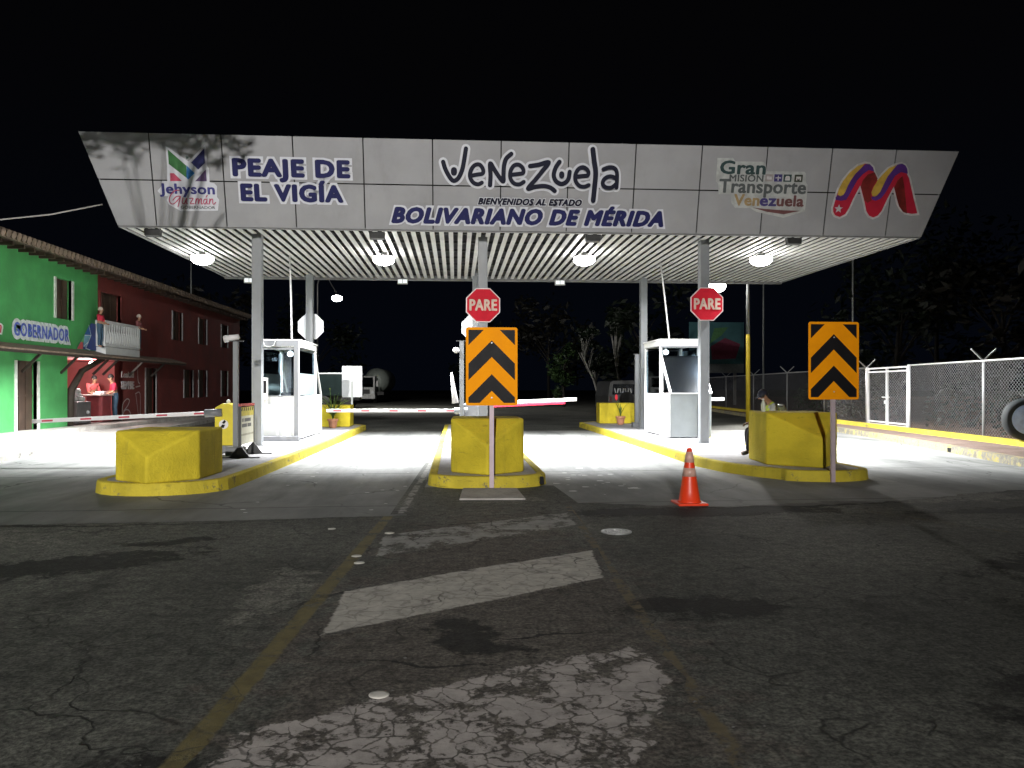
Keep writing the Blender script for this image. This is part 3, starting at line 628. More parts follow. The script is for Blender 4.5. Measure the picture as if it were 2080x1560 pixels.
for i, (a, b) in enumerate(((7.38, 7.575), (7.6, 7.795), (7.83, 8.025), (8.10, 8.30))):
    ic = build(cutout([(a, 1.255), (b, 1.255), (b, 1.425), (a, 1.425)], .030, .004).xf(fasc), 'pictogram', [mat('icon_pale', (.30, .27, .26), .5), mat('icon_blue', (.04, .03, .14), .5), M_TEAL, mat('icon_olive', (.03, .035, .02), .5)][i], GB)
    m_ = (a+b)/2; LOC[ic.name] = LOC[CAN.name]
    sh = [[(m_-.06, 1.30), (m_+.06, 1.30), (m_+.06, 1.37), (m_-.06, 1.37)], [(m_-.012, 1.28), (m_+.012, 1.28), (m_+.015, 1.33), (m_+.07, 1.33), (m_+.07, 1.35), (m_+.015, 1.36), (m_, 1.40), (m_-.015, 1.36), (m_-.07, 1.35), (m_-.07, 1.33), (m_-.015, 1.33)],
          [(m_-.06, 1.285), (m_+.06, 1.285), (m_+.06, 1.35), (m_+.035, 1.39), (m_-.035, 1.39), (m_-.06, 1.35)], [(m_-.06, 1.29), (m_-.03, 1.29), (m_-.03, 1.34), (m_, 1.31), (m_+.03, 1.34), (m_+.03, 1.29), (m_+.06, 1.29), (m_+.06, 1.38), (m_-.06, 1.38)]][i]
    build(cutout(sh, .035, .003).xf(fasc), 'symbol', mat('logo_backing', (0, 0, 0)), ic) if 0 else build(cutout(sh, .035, .003).xf(fasc), 'pictogram', M_MW, GB)
build(cutout(G_CHEV, .030, .004).xf(fasc), 'underline', mat('logo_maroon', (0,0,0)), GB)
JB = flat('governor_logo', J_OUT, .022, M_HALO); LOC[JB.name] = LOC[CAN.name]
for nm, pl, c in (('facet', J_G, (.025, .13, .03)), ('facet', J_B, (.02, .16, .42)), ('facet', J_N, (.015, .017, .11)), ('facet', J_R, (.42, .05, .10)), ('facet', J_P, (.10, .055, .15))):
    build(cutout(pl, .030, .004).xf(fasc), nm, mat('facet_%d' % (c[0]*1000 + c[2]*100), c, .45), JB)
build(cutout(star(J_ST[0], .055), .024, .004).xf(fasc), 'star', mat('star_green', (.03, .06, .05), .5), CAN)
build(lettering('Jehyson', -6.74, -5.53, .735, .215, bold=.011, t=.030, thick=.008, sp=1.03).xf(fasc), 'lettering', mat('jnavy', (.03, .03, .17), .45), JB)
mb = MB()
for i, st in enumerate([[(560,1045),(480,1050),(400,1120),(350,1220),(370,1300),(430,1310),(510,1240),(570,1165),(490,1170),(420,1240)], [(575,1165),(545,1260),(510,1365)], [(622,1190),(600,1270),(615,1305),(650,1290),(690,1200),(680,1280),(700,1305)], [(750,1200),(820,1200),(760,1295),(830,1300)], [(880,1200),(858,1300),(890,1220),(925,1205),(918,1300),(950,1220),(985,1205),(975,1295),(1000,1300)], [(1090,1210),(1040,1215),(1020,1270),(1045,1305),(1085,1240),(1095,1205),(1085,1290),(1112,1300)], [(1080,1168),(1105,1130)], [(1150,1200),(1132,1300),(1160,1225),(1205,1205),(1203,1285),(1225,1305),(1262,1268)]]):
    stroke_mb([(-6.55 + (x-350)*.001136, .51 + (1305-y)*.001136) for x, y in st], .0105, .036 + .0012*i, .004, mb, 4)
build(mb.xf(fasc), 'lettering', mat('jred', (.42, .06, .12), .45), JB)
build(lettering('GOBERNADOR', -6.31, -5.54, .400, .062, off=.001, t=.030, thick=.008).xf(fasc), 'lettering', M_GRY, JB)

# ================================================================== LAMPS
M_LENS = emit('lamp_lens', (1, .98, .95), 60); M_LENSDIM = emit('lamp_lens_dim', (.95, 1, 1), 1.1)
M_HOUS = mat('lamp_housing', (.03, .03, .03), .5); M_HOUSL = mat('lamp_housing_pale', (.45, .45, .44), .5)
def spot(parent, loc, target, P, size, blend=.3, r=.12, col=(.965, .985, 1.0), kind='SPOT'):
    ld = bpy.data.lights.new('lamp_beam', kind); ld.energy = P; ld.color = col
    if kind == 'SPOT': ld.spot_size = rad(size); ld.spot_blend = blend
    ld.shadow_soft_size = r
    o = link(bpy.data.objects.new('lamp_beam', ld)); o.parent = parent
    o.location = Vector(loc) - LOC[parent.name]
    d = Vector(target) - Vector(loc); o.rotation_euler = d.to_track_quat('-Z', 'Y').to_euler(); return o
FL = [(-6.95, 21.9, 'over the left outer lane'), (-1.99, 21.65, 'over the lane left of the middle island'), (3.53, 21.3, 'over the lane right of the middle island'), (8.42, 21.0, 'over the right outer lane')]
for i, (x, y, w) in enumerate(FL):
    t = thing('flood_light', 'bright white flood light under the slatted ceiling ' + w, 'flood light', (x, y, 5.2), 'bright flood lights under the canopy')
    build(MB().lathe([(.06, 5.33), (.08, 5.28), (.20, 5.23), (.27, 5.195), (.26, 5.19)], (x, y, 0), 20), 'housing', M_HOUSL, t, smooth=False)
    build(MB().lathe([(.02, 4.97), (.12, 4.98), (.22, 5.02), (.29, 5.09), (.29, 5.19), (.02, 5.201)], (x, y, 0), 36), 'lens', M_LENS, t, smooth=True)
    build(MB().box(x-.03, x+.03, y-.03, y+.03, 5.30, 5.38), 'bracket', M_DARK, t)
    spot(t, (x, y, 4.94), (x + (2.0 if i == 3 else (-.7 if i == 0 else 0)), y - .3, 0), 10500, 124 if i == 3 else 115, .42, .16)
for x, y, w in ((-7.07, 18.75, 'under the left end of the sign'), (-1.88, 18.72, 'left of the centre column'), (3.31, 18.7, 'under the word MÉRIDA'), (8.32, 18.7, 'under the mission logo')):
    t = thing('flood_light', 'black box flood light hung below the fascia ' + w, 'flood light', (x, y, 5.25), 'black flood lights along the front edge')
    build(MB().add([(x+a, y+b, z) for a, b, z in ((-.19,-.07,5.30), (.19,-.07,5.30), (.19,.09,5.30), (-.19,.09,5.30), (-.17,-.10,5.14), (.17,-.10,5.14), (.17,.05,5.12), (-.17,.05,5.12))],
          [(0,1,2,3), (7,6,5,4), (0,4,5,1), (1,5,6,2), (2,6,7,3), (3,7,4,0)]), 'housing', M_HOUS, t, bevel=.01)
    build(quad((x-.16, y+.095, 5.29), (x+.16, y+.095, 5.29), (x+.15, y+.060, 5.135), (x-.15, y+.060, 5.135), -.006), 'lens', emit('front_lens', (1, .98, .95), 12), t)
    spot(t, (x, y+.16, 5.16), (x, y+3.2, 0), 1500, 120, .5, .1)
for x, y, w in ((-6.92, 26.6, 'beside the left column'), (-1.81, 26.5, 'left of the centre column'), (3.54, 26.4, 'right of the centre column')):
    t = thing('flood_light', 'small twin-panel white lamp on the far ceiling edge ' + w, 'flood light', (x, y, 5.2), 'twin-panel lamps on the far edge')
    build(MB().box(x-.17, x+.17, y, y+.09, 5.10, 5.28), 'housing', M_HOUSL, t, bevel=.01)
    build(MB().box(x-.145, x-.012, y-.012, y, 5.13, 5.25), 'lens', M_LENSDIM, t)
    build(MB().box(x+.012, x+.145, y-.012, y, 5.13, 5.25), 'lens', M_LENSDIM, t)

def street_lamp(label, base, h, arm, P, pole_r, m_low, m_up, split, col=(1, .97, .92), size=150, tgt=None, lens=None, blend=.5, lr=1.0, soft=.25):
    x, y, z = base; t = thing('street_lamp', label, 'street lamp', base)
    if split: build(MB().tube([(x, y, z), (x, y, z+split)], [pole_r, pole_r*.9], 12), 'pole_base', m_low, t, smooth=True)
    pts = [(x, y, z+(split or 0)), (x, y, z+h*1.10), (x+arm[0]*.12, y+arm[1]*.12, z+h*1.17), (x+arm[0]*.5, y+arm[1]*.5, z+h*1.17), (x+arm[0]*.93, y+arm[1]*.93, z+h*1.04), (x+arm[0], y+arm[1], z+h)]
    build(MB().tube(pts, [pole_r*.88, pole_r*.65, pole_r*.6, pole_r*.5, pole_r*.45, pole_r*.4], 10), 'pole', m_up, t, smooth=True)
    hx, hy, hz = x+arm[0], y+arm[1], z+h
    build(MB().ball((hx, hy, hz), (.36 if abs(arm[0]) > abs(arm[1]) else .2, .2 if abs(arm[0]) > abs(arm[1]) else .36, .10), 14, 8), 'lamp_head', M_HOUSL, t, smooth=True)
    build(MB().ball((hx, hy, hz-.12*lr), (.30*lr, .24*lr, .19*lr), 20, 12), 'lens', lens or M_LENS, t, smooth=True)
    if P: spot(t, (hx, hy, hz-.34*lr), tgt or (hx, hy, 0), P, size, blend, soft, col)
    return t
M_POLE = mat('galvanised', (.42, .44, .43), .5, .3, .1, 4); M_POLY = mat('yellow_pole', (.62, .46, .03), .5, 0, .1, 4, dirt=.2)
street_lamp('street lamp on a pole painted yellow below and grey above, right of the canopy', (13.42, 35.0, 0), 6.42, (-1.5, 0), 12000, .105, M_POLY, M_POLE, 4.05, tgt=(14.6, 27.0, 1), size=84, lr=1.45, blend=.7)
street_lamp('distant street lamp glowing beside the far left stop sign', (-10.0, 57, 0), 8.2, (1.4, 0), 9500, .07, None, M_DARK, 0, tgt=(-4, 60, 0), size=160, lr=1.25)

street_lamp('tall street lamp standing on the verge behind the photographer', (-6.0, -32, 0), 11.0, (2.0, 0), 122000, .1, None, M_POLE, 0, tgt=(-10.0, 18, 5.2), size=58, soft=.22, col=(1, .975, .94), lens=emit('verge_lens', (1, .93, .84), 30), blend=1.0)

# ================================================================== SIGNS
M_SRED = mat('sign_red', (.52, .016, .032), .6, 0, .08, 4, spec=.08); M_CREAM = mat('sign_letters', (.62, .50, .42), .6, spec=.08); M_ALU = mat('sign_back', (.62, .64, .66), .4, .2, .08, 3, dirt=.2)
M_ORG = mat('chevron_orange', (.97, .34, .003), .6, 0, .06, 3, spec=.06); M_BLK = mat('chevron_black', (.010, .009, .010), .5, 0, .1, 3, spec=.12)
M_POST = mat('lavender_post', (.50, .40, .43), .5, .1, .1, 3); M_EDGE = mat('sign_edge', (.66, .5, .5), .5)
def octa(r): return [(r*math.cos(rad(22.5+45*k)), r*math.sin(rad(22.5+45*k))) for k in range(8)]
def stop_sign(label, x, y, z, face=-1, written=True, R=.455):
    t = thing('stop_sign', label, 'stop sign', (x, y, z), 'octagonal PARE signs fixed to the columns')
    P = lambda r: [(x+a, z+b) for a, b in octa(r)]
    build(MB().plateY(P(R), y, y+.012), 'plate', M_ALU, t)
    f = build(MB().plateY(P(R-.006), y+.012 if face > 0 else y-.006, y+.018 if face > 0 else y), 'face', M_EDGE, t)
    build(MB().plateY(P(R-.028), y+.018 if face > 0 else y-.009, y+.021 if face > 0 else y-.006), 'red_field', M_SRED, t)
    if written:
        mb = lettering('PARE', -.325, .335, -.125, .26, bold=.014, t=0, thick=.006, sp=1.06); mb.xf(lambda u, v, w: (x+u, y-.013-w, z+v))
        build(mb, 'lettering', M_CREAM, t)
    build(MB().box(x-.02, x+.02, y+.018 if face < 0 else y-.05, y+.07 if face < 0 else y, z-.3, z+.3), 'bracket', M_STEEL, t)
stop_sign('red octagonal PARE sign on the centre column above the chevron board', .66, 19.2, 3.63)
stop_sign('red octagonal PARE sign on the right column beside the bright lamp', 6.30, 19.2, 3.70)
stop_sign('blank white back of a stop sign on the rear column above the left booth', -4.84, 26.36, 3.63, 1, False)
stop_sign('blank white back of a stop sign peeping out below the centre PARE sign', .60, 26.36, 3.62, 1, False)
def chevron(label, x, y, zc, w, h, base, rear=False):
    t = thing('chevron_sign', label, 'chevron sign', (x, y, base), 'chevron boards on posts at the island ends')
    s = 1 if rear else -1
    def rr(w, h, r): return [(cx*(w/2-r)+r*math.cos(rad(a+b)), cz*(h/2-r)+r*math.sin(rad(a+b))) for cx, cz, a in ((1,1,0),(-1,1,90),(-1,-1,180),(1,-1,270)) for b in (0, 30, 60, 90)]
    bd = build(MB().plateY([(x+a, zc+b) for a, b in rr(w, h, .035)], y-.004, y+.004), 'board', M_ALU if rear else M_ORG, t)
    yy = y + s*.004; e = .024
    W2, H2 = w/2 - .04, h/2 - .04
    if not rear:
        mb = MB()
        def band(poly): mb.plateY([(x+a, zc+b) for a, b in poly], y-.0075, y-.004)
        sl = 1.0; k = .26                    # band height
        for top in (H2 - .165, H2 - .165 - .53):
            lo = max(-H2, top-W2*sl-k)
            p = [(0, top), (W2, top-W2*sl), (W2, max(top-W2*sl-k, -H2))]
            if top-W2*sl-k < -H2: p.append(((top-k+H2)/sl, -H2))
            p.append((0, top-k))
            if top-W2*sl-k < -H2: p.append((-(top-k+H2)/sl, -H2))
            p += [(-W2, max(top-W2*sl-k, -H2)), (-W2, top-W2*sl)]
            band(p)
        for sg in (-1, 1): band([(sg*W2, H2), (sg*W2, H2-.24), (sg*(W2-.24), H2)] if sg > 0 else [(-W2, H2), (-(W2-.24), H2), (-W2, H2-.24)])
        build(mb, 'chevron_stripes', M_BLK, t)
    build(MB().bar((x, y+.028*(-s), base), (x, y+.028*(-s), zc + (.3 if not rear else 0)), .07, .045), 'post', M_POST if not rear else M_POLE, t)
    mb = MB()
    for dz in (-.4, .3): mb.lathe([(.012, -.012), (.012, 0)], (x, y-.008, zc+dz*h), 8, 'Y')
    build(mb, 'bolt', M_ALU, t)
    return t
chevron('orange and black chevron board in front of the middle island block', .555, 12.19, 1.93, .81, 1.225, 0)
chevron('orange and black chevron board at the nose of the right island', 6.33, 12.66, 2.05, .875, 1.305, 0)
chevron('plain white back of a chevron board at the far end of the left island', -4.05, 30.7, 1.83, .78, 1.22, 0, True)

# ================================================================== BOOTHS
M_WHT = mat('booth_white', (.80, .80, .78), .5, 0, .05, 2, dirt=.1); M_FRM = mat('booth_frame', (.16, .165, .175), .45, 0, .05, 3); M_BGREY = mat('booth_grey', (.15, .165, .17), .45, 0, .08, 2.5, dirt=.15)
M_GLS = glass('booth_glass'); M_IN = mat('booth_inside', (.10, .10, .11), .7); M_FROST = mat('frosted_film', (.16, .20, .20), .35, spec=.6)
def booth(label, x0, x1, yf, yb, bayf, h, z=.183, winz=1.36):
    """box cabin; bayf = y of the projecting counter bay (beyond yf or yb)"""
    t = thing('toll_booth', label, 'toll booth', ((x0+x1)/2, (yf+yb)/2, z), 'toll booths on the outer islands')
    p = .09; front_bay = bayf < yf; top = z + h; wt = top - .2
    mb = MB()
    for xx in (x0, x1-p):
        for yy in (yf, yb-p): mb.box(xx, xx+p, yy, yy+p, z, top-.16)
    mb.box(x0-.01, x1+.01, yf-.01, yb+.01, top-.16, top)
    fr = build(mb, 'frame', M_WHT, t, bevel=.008)
    build(MB().box(x0-.04, x1+.04, yf-.04, yb+.04, top, top+.03), 'roof', M_WHT, t)
    # lower panels
    for a in (x0+.012, x1-.05): build(MB().box(a, a+.038, yf+p, yb-p, z+.05, winz), 'side_panel', M_WHT, t)
    ye = yb if front_bay else yf; s = 1 if front_bay else -1
    mb = MB().box(x0+p, x1-p, ye - s*.05 if s > 0 else ye+.012, ye-.012 if s > 0 else ye+.05, z+.1, winz)
    build(mb, 'door_panel', M_WHT, t)
    dg_ = build(MB().box(x0+p+.04, x1-p-.04, ye-.035 if s > 0 else ye+.02, ye-.02 if s > 0 else ye+.035, winz+.03, wt-.04), 'window', M_GLS, t)
    build(MB().box(x0+p, x0+p+.04, ye-.06 if s > 0 else ye+.005, ye-.005 if s > 0 else ye+.06, winz, wt).box(x1-p-.04, x1-p, ye-.06 if s > 0 else ye+.005, ye-.005 if s > 0 else ye+.06, winz, wt).box(x0+p+.04, x1-p-.04, ye-.06 if s > 0 else ye+.005, ye-.005 if s > 0 else ye+.06, winz, winz+.03).box(x0+p+.04, x1-p-.04, ye-.06 if s > 0 else ye+.005, ye-.005 if s > 0 else ye+.06, wt-.04, wt), 'window_frame', M_FRM, t)
    for xx in (x0+.02, x1-.035):
        build(MB().box(xx, xx+.012, yf+p+.05, yb-p-.05, winz+.03, wt-.06), 'window', M_GLS, t)
        build(MB().box(xx+.013, xx+.018, yf+p+.05, yb-p-.05, winz+.03, winz+.62), 'window_film', M_FROST, t)
    # counter bay with sloping glass
    yw = yf if front_bay else yb; bm_ = M_BGREY if front_bay else M_WHT
    pl = [(yw, z+.03), (bayf, z+.03), (bayf, winz+.02), (yw, winz+.02)]
    mb = MB().plateX(pl, x0+.01, x1-.01)
    q = .006*(-1 if front_bay else 1)
    by = build(mb, 'counter_bay', bm_, t, bevel=.01)
    # white cheek towards the lane
    lx = x0 if front_bay else x1
    build(MB().plateX(pl, lx-.012, lx+.008), 'side_panel', M_WHT, t)
    if front_bay: build(MB().box(x0+.66*(x1-x0)-.006, x0+.66*(x1-x0)+.006, bayf-.012, bayf, z+.04, winz), 'seam', MATS['black'], t)
    zt = winz + (wt-winz)*.80
    sl = quad((x0+.04, bayf, winz+.03), (x1-.04, bayf, winz+.03), (x1-.04, yw, zt), (x0+.04, yw, zt), .012)
    build(sl, 'sloping_window', glass('hazy_glass', (.28, .30, .32), .0, .16), t)
    mb = MB()
    for xx in (x0+.02, x1-.02): mb.bar((xx, bayf, winz+.02), (xx, yw, zt+.03), .05, .05)
    mb.box(x0, x1, bayf-.03 if front_bay else bayf-.01, bayf+.01 if front_bay else bayf+.03, winz, winz+.03)
    build(mb, 'window_frame', M_WHT, t)
    build(MB().box(x0+.05, x1-.05, yw-.01, yw+.012, zt, wt), 'window', M_GLS, t)
    build(MB().box(x0, x1, yw-(.06 if front_bay else 0), yw+(0 if front_bay else .06), wt-.02, top-.16), 'header', M_FRM if front_bay else M_WHT, t)
    # inside: floor, desk, chair back, lamp
    build(MB().box(x0+.06, x1-.06, yf+.1, yb-.1, z, z+.06), 'floor', M_IN, t)
    build(MB().box(x0+.08, x1-.08, min(bayf, yw)+.1, max(bayf, yw)-.05, winz-.14, winz-.09).box(x0+.3, x0+.7, yw-.2, yw+.05, winz-.1, winz+.22), 'desk', M_IN, t)
    lx2 = x0 + (.72 if not front_bay else .22)*(x1-x0); ly = (yf + .35)
    build(MB().ball((lx2, ly, top-.34), (.085, .085, .075), 12, 8), 'bulb', emit('booth_bulb', (1, 1, 1), 9), t, smooth=True)
    build(MB().box(lx2-.02, lx2+.02, ly-.02, ly+.02, top-.27, top-.155), 'lamp_stem', M_WHT, t)
    return t
def booth_extras(t, x0, x1, y0, y1, zt, rows):
    build(MB().box(x0+.10, x1-.10, y0, y1, 1.02, 1.06), 'desk_top', mat('desk_wood', (.22, .15, .09), .5), t, bevel=.006)
    build(MB().box(x0+.16, x0+.52, (y0+y1)/2-.03, (y0+y1)/2+.01, 1.14, 1.46).box(x0+.31, x0+.37, (y0+y1)/2-.02, (y0+y1)/2+.0, 1.05, 1.15), 'monitor', M_BLK, t, bevel=.006)
    build(MB().tube([(x1-.30, y1+.18, .20), (x1-.30, y1+.18, .66)], .03, 8).box(x1-.52, x1-.10, y1+.0, y1+.38, .66, .72).box(x1-.50, x1-.12, y1+.36, y1+.41, .78, 1.52), 'office_chair', mat('chair_fabric', (.02, .02, .025), .8), t, bevel=.01)
bl = booth('white toll booth with a large front window on the left island', -5.22, -4.17, 21.0, 23.6, 24.5, 2.66)
booth_extras(bl, -5.22, -4.17, 22.6, 23.3, 2.8, 0)
build(MB().tube([(-5.1, 20.95, 2.86), (-5.04, 20.94, 2.70), (-4.92, 20.94, 2.66), (-4.80, 20.94, 2.72), (-4.76, 20.95, 2.86)], 0.010, 6), 'loose_wire', M_WHT, bl, smooth=True)
build(MB().box(-5.22, -4.12, 20.72, 20.99, .183, .32), 'step', M_FRM, bl, bevel=.01)
build(MB().box(-5.20, -4.96, 20.94, 21.0, 1.27, 1.86), 'intercom', M_WHT, bl, bevel=.02)
build(MB().box(-5.17, -5.00, 20.93, 20.942, 1.45, 1.78), 'screen', M_BLK, bl)
build(MB().box(-4.285, -4.172, 20.965, 20.989, .32, 2.7), 'corner_post', M_FRM, bl)
build(MB().box(-5.22, -4.172, 20.965, 20.987, 2.70, 2.84).box(-5.22, -5.13, 20.965, 20.987, .32, 2.70), 'front_trim', M_FRM, bl)
br = booth('white and grey toll booth with a sloping front window on the right island', 5.93, 7.12, 22.3, 24.2, 21.27, 2.80, winz=1.42)
booth_extras(br, 5.93, 7.12, 22.5, 23.1, 2.9, 0)
def conduit(label, a, b): tag(build(MB().tube([a, tuple(Vector(a).lerp(Vector(b), .5) + Vector((.01, 0, 0))), (b[0], b[1], b[2]+.08), b], .024, 8), 'conduit', mat('conduit_white', (.7, .7, .7), .5), smooth=True), label, 'conduit', 'white conduits dropping to the booth roofs')
conduit('white conduit dropping from the ceiling to the left booth roof', (-4.70, 22.4, 5.33), (-4.64, 22.4, 2.86))
conduit('slanting white conduit dropping from the ceiling to the right booth roof', (6.10, 22.9, 5.33), (6.36, 22.9, 3.0))

# ================================================================== BARRIERS, POSTS
M_BARW = mat('barrier_white', (.70, .68, .68), .45, 0, .06, 3); M_BARR = mat('barrier_red', (.42, .03, .06), .5); M_YCAB = mat('cabinet_yellow', (.62, .50, .015), .45, 0, .08, 3, dirt=.15)
def barrier(label, cab, mc, h, w, d, p0, p1, thick=.085, bands=6, capm=None):
    x, y, z = cab; t = thing('boom_barrier', label, 'boom barrier', cab, 'boom barriers across the lanes')
    build(MB().box(x-w/2-.04, x+w/2+.04, y-d/2-.04, y+d/2+.04, z, z+.16), 'plinth', M_FRM, t, bevel=.01)
    build(MB().plateY([(x-w/2, z+.16), (x+w/2, z+.16), (x+w/2, z+h-.06), (x+w*.12, z+h), (x-w*.12, z+h), (x-w/2, z+h-.09)], y-d/2, y+d/2), 'cabinet', mc, t, bevel=.012)
    build(MB().tube([p0, tuple(Vector(p0)+(Vector(p1)-Vector(p0)).normalized()*.35)], .085, 12), 'arm_clamp', M_FRM, t, smooth=True)
    a = build(MB().bar(p0, p1, .05, thick), 'arm', M_BARW, t, bevel=.012)
    A, B = Vector(p0), Vector(p1); D = (B-A)
    mb = MB()
    for k in range(bands):
        c = A + D*((k+.6)/bands); u = D.normalized()*.11
        up = Vector((0, 0, 1))
        mb.bar(c-u, c+u, .053, thick*.42)
    if bands: build(mb, 'reflective_band', M_BARR, t)
    return t
b1 = barrier('lowered boom barrier with a yellow cabinet across the left outer lane', (-5.0, 17.45, .183), M_YCAB, 1.07, .42, .42, (-5.05, 17.2, 1.06), (-8.9, 17.05, .885), bands=5)
build(MB().lathe([(.10, -.004), (.10, 0)], (-5.02, 17.238, .80), 18, 'Y'), 'badge', M_BARW, b1)
build(MB().plateY([(-5.09, .74), (-5.02, .72), (-4.99, .79), (-5.05, .80)], 17.228, 17.234).plateY([(-5.06, .83), (-5.0, .90), (-4.97, .86), (-5.01, .81)], 17.228, 17.234), 'emblem', M_BLK, b1)
build(MB().ball((-4.98, 17.45, 1.29), .045), 'beacon', M_BARW, b1, smooth=True)
barrier('lowered white boom with red bands left of the middle island', (.34, 20.55, .183), M_FRM, 1.0, .5, .45, (.30, 20.3, .995), (-3.42, 20.85, .985), bands=5)
b3 = barrier('bright boom barrier reaching right from the middle island', (.45, 23.4, .183), M_FRM, 1.0, .5, .45, (.6, 23.2, 1.12), (3.66, 23.5, 1.24), .10, 0)
build(MB().bar((1.0, 23.24, 1.035), (3.3, 23.46, 1.13), .04, .07), 'red_skirt', mat('skirt_red', (.40, .008, .03), .5), b3, bevel=.01)
barrier('short white boom showing to the right of the grey booth', (6.7, 24.9, .183), M_FRM, 1.0, .5, .45, (6.8, 24.65, 1.20), (8.68, 24.7, 1.225), .11, 0)
def cam_post(label, x, y, h, cam_dir, w=.1):
    t = thing('camera_post', label, 'camera post', (x, y, .183), 'camera posts on the islands')
    build(MB().box(x-.17, x+.17, y-.17, y+.17, .183, .36), 'plinth', M_FRM, t, bevel=.01)
    build(MB().box(x-w/2, x+w/2, y-w/2, y+w/2, .36, h), 'post', M_STEEL, t, bevel=.008)
    build(MB().box(x-.14, x+.16, y-.03, y+.03, h, h+.02), 'bracket', M_DARK, t)
    if cam_dir:
        dx, dy = cam_dir
        build(MB().tube([(x-dx*.06, y-dy*.06, h+.10), (x+dx*.24, y+dy*.24, h+.05)], [.055, .075], 12), 'camera', M_BARW, t, smooth=True)
    return t
cam_post('grey post with a white camera beside the yellow barrier cabinet', -4.60, 16.65, 2.56, (-1, .1))
c2 = cam_post('grey camera post half hidden behind the centre chevron board', .14, 19.9, 2.78, None, .11)
build(MB().ball((-.0, 19.85, 2.55), (.09, .09, .075)), 'camera', M_BARW, c2, smooth=True)
build(MB().tube([(-.02, 19.8, 1.2), (-.06, 19.8, 1.5), (-.12, 19.8, 1.98)], [.09, .065, .03], 10), 'handset', M_BARW, c2, smooth=True)
cam_post('pale grey post standing left of the right booth', 6.42, 27.3, 2.78, None, .16)

# pull-up notice stand
t = thing('notice_stand', 'banner notice on two black T-foot posts beside the left barrier', 'notice stand', (-4.33, 16.45, .183))
for y in (15.95, 16.98):
    build(MB().bar((-4.33, y, .2), (-4.33, y, 1.22), .05), 'post', M_DARK, t)
    build(MB().box(-4.72, -3.94, y-.04, y+.04, .183, .205).plateY([(-4.52, .205), (-4.14, .205), (-4.30, .42), (-4.36, .42)], y-.03, y+.03), 'foot', M_DARK, t)
build(MB().box(-4.35, -4.31, 15.92, 17.02, 1.22, 1.27), 'top_bar', mat('bar_red', (.45, .06, .05), .5), t)
bn = build(MB().box(-4.325, -4.315, 15.99, 16.95, .44, 1.2), 'banner', mat('banner', (.60, .58, .48), .6, var=.08), t)
LOC[bn.name] = LOC[t.name]
build(MB().box(-4.3145, -4.312, 15.99, 16.95, 1.02, 1.2), 'header_band', mat('banner_yellow', (.55, .46, .07), .6), bn)
mb = MB()
for k in range(6): a = 16.0 + k*.16; mb.plateX([(a, 1.12), (a+.07, 1.12), (a+.11, 1.19), (a+.04, 1.19)], -4.312, -4.3105)
build(mb, 'hazard_stripe', M_BLK, bn)
mb = MB()
r = random.Random(5)
for zz in (.79, .90):
    a = 16.05
    mb = MB()
    while a < 16.72: w = r.uniform(.035, .06); mb.box(-4.3145, -4.312, a, a+w, zz, zz+.07); a += w + (.05 if r.random() < .15 else .012)
    build(mb, 'printed_line', mat('print_grey', (.10, .10, .10), .6), bn)
build(MB().box(-4.3145, -4.3125, 15.99, 16.95, .62, .66), 'printed_band', mat('print_tan', (.36, .34, .26), .6), bn)

# cone
t = thing('traffic_cone', 'orange traffic cone with two pale reflective collars on the right lane', 'traffic cone', (3.19, 10.47, 0))
M_CONE = mat('cone_orange', (.85, .055, .012), .42, 0, .06, 4, spec=.5, coat=.15)
sq = [(a*.205 if abs(a) else 0, b*.205) for a, b in ((-1,-1),(1,-1),(1,1),(-1,1))]
build(MB().prism([(3.19+a, 10.47+b) for a, b in sq], .0, .035), 'base', M_CONE, t, bevel=.012)
R_ = lambda z: .150 - (.150-.032)*(z-.03)/.74
build(MB().lathe([(R_(.03)+.02, .032), (R_(.05), .05)] + [(R_(z), z) for z in (.2, .4, .6, .755)] + [(.026, .77)], (3.19, 10.47, 0), 28), 'body', M_CONE, t, smooth=True)
for a, b in ((.385, .50), (.575, .72)):
    build(MB().lathe([(R_(a)+.002, a), (R_(a)+.004, a), (R_(b)+.004, b), (R_(b)+.002, b)], (3.19, 10.47, 0), 28), 'reflective_collar', mat('collar', (.66, .40, .32), .35, spec=.6, coat=.3), t, smooth=True)

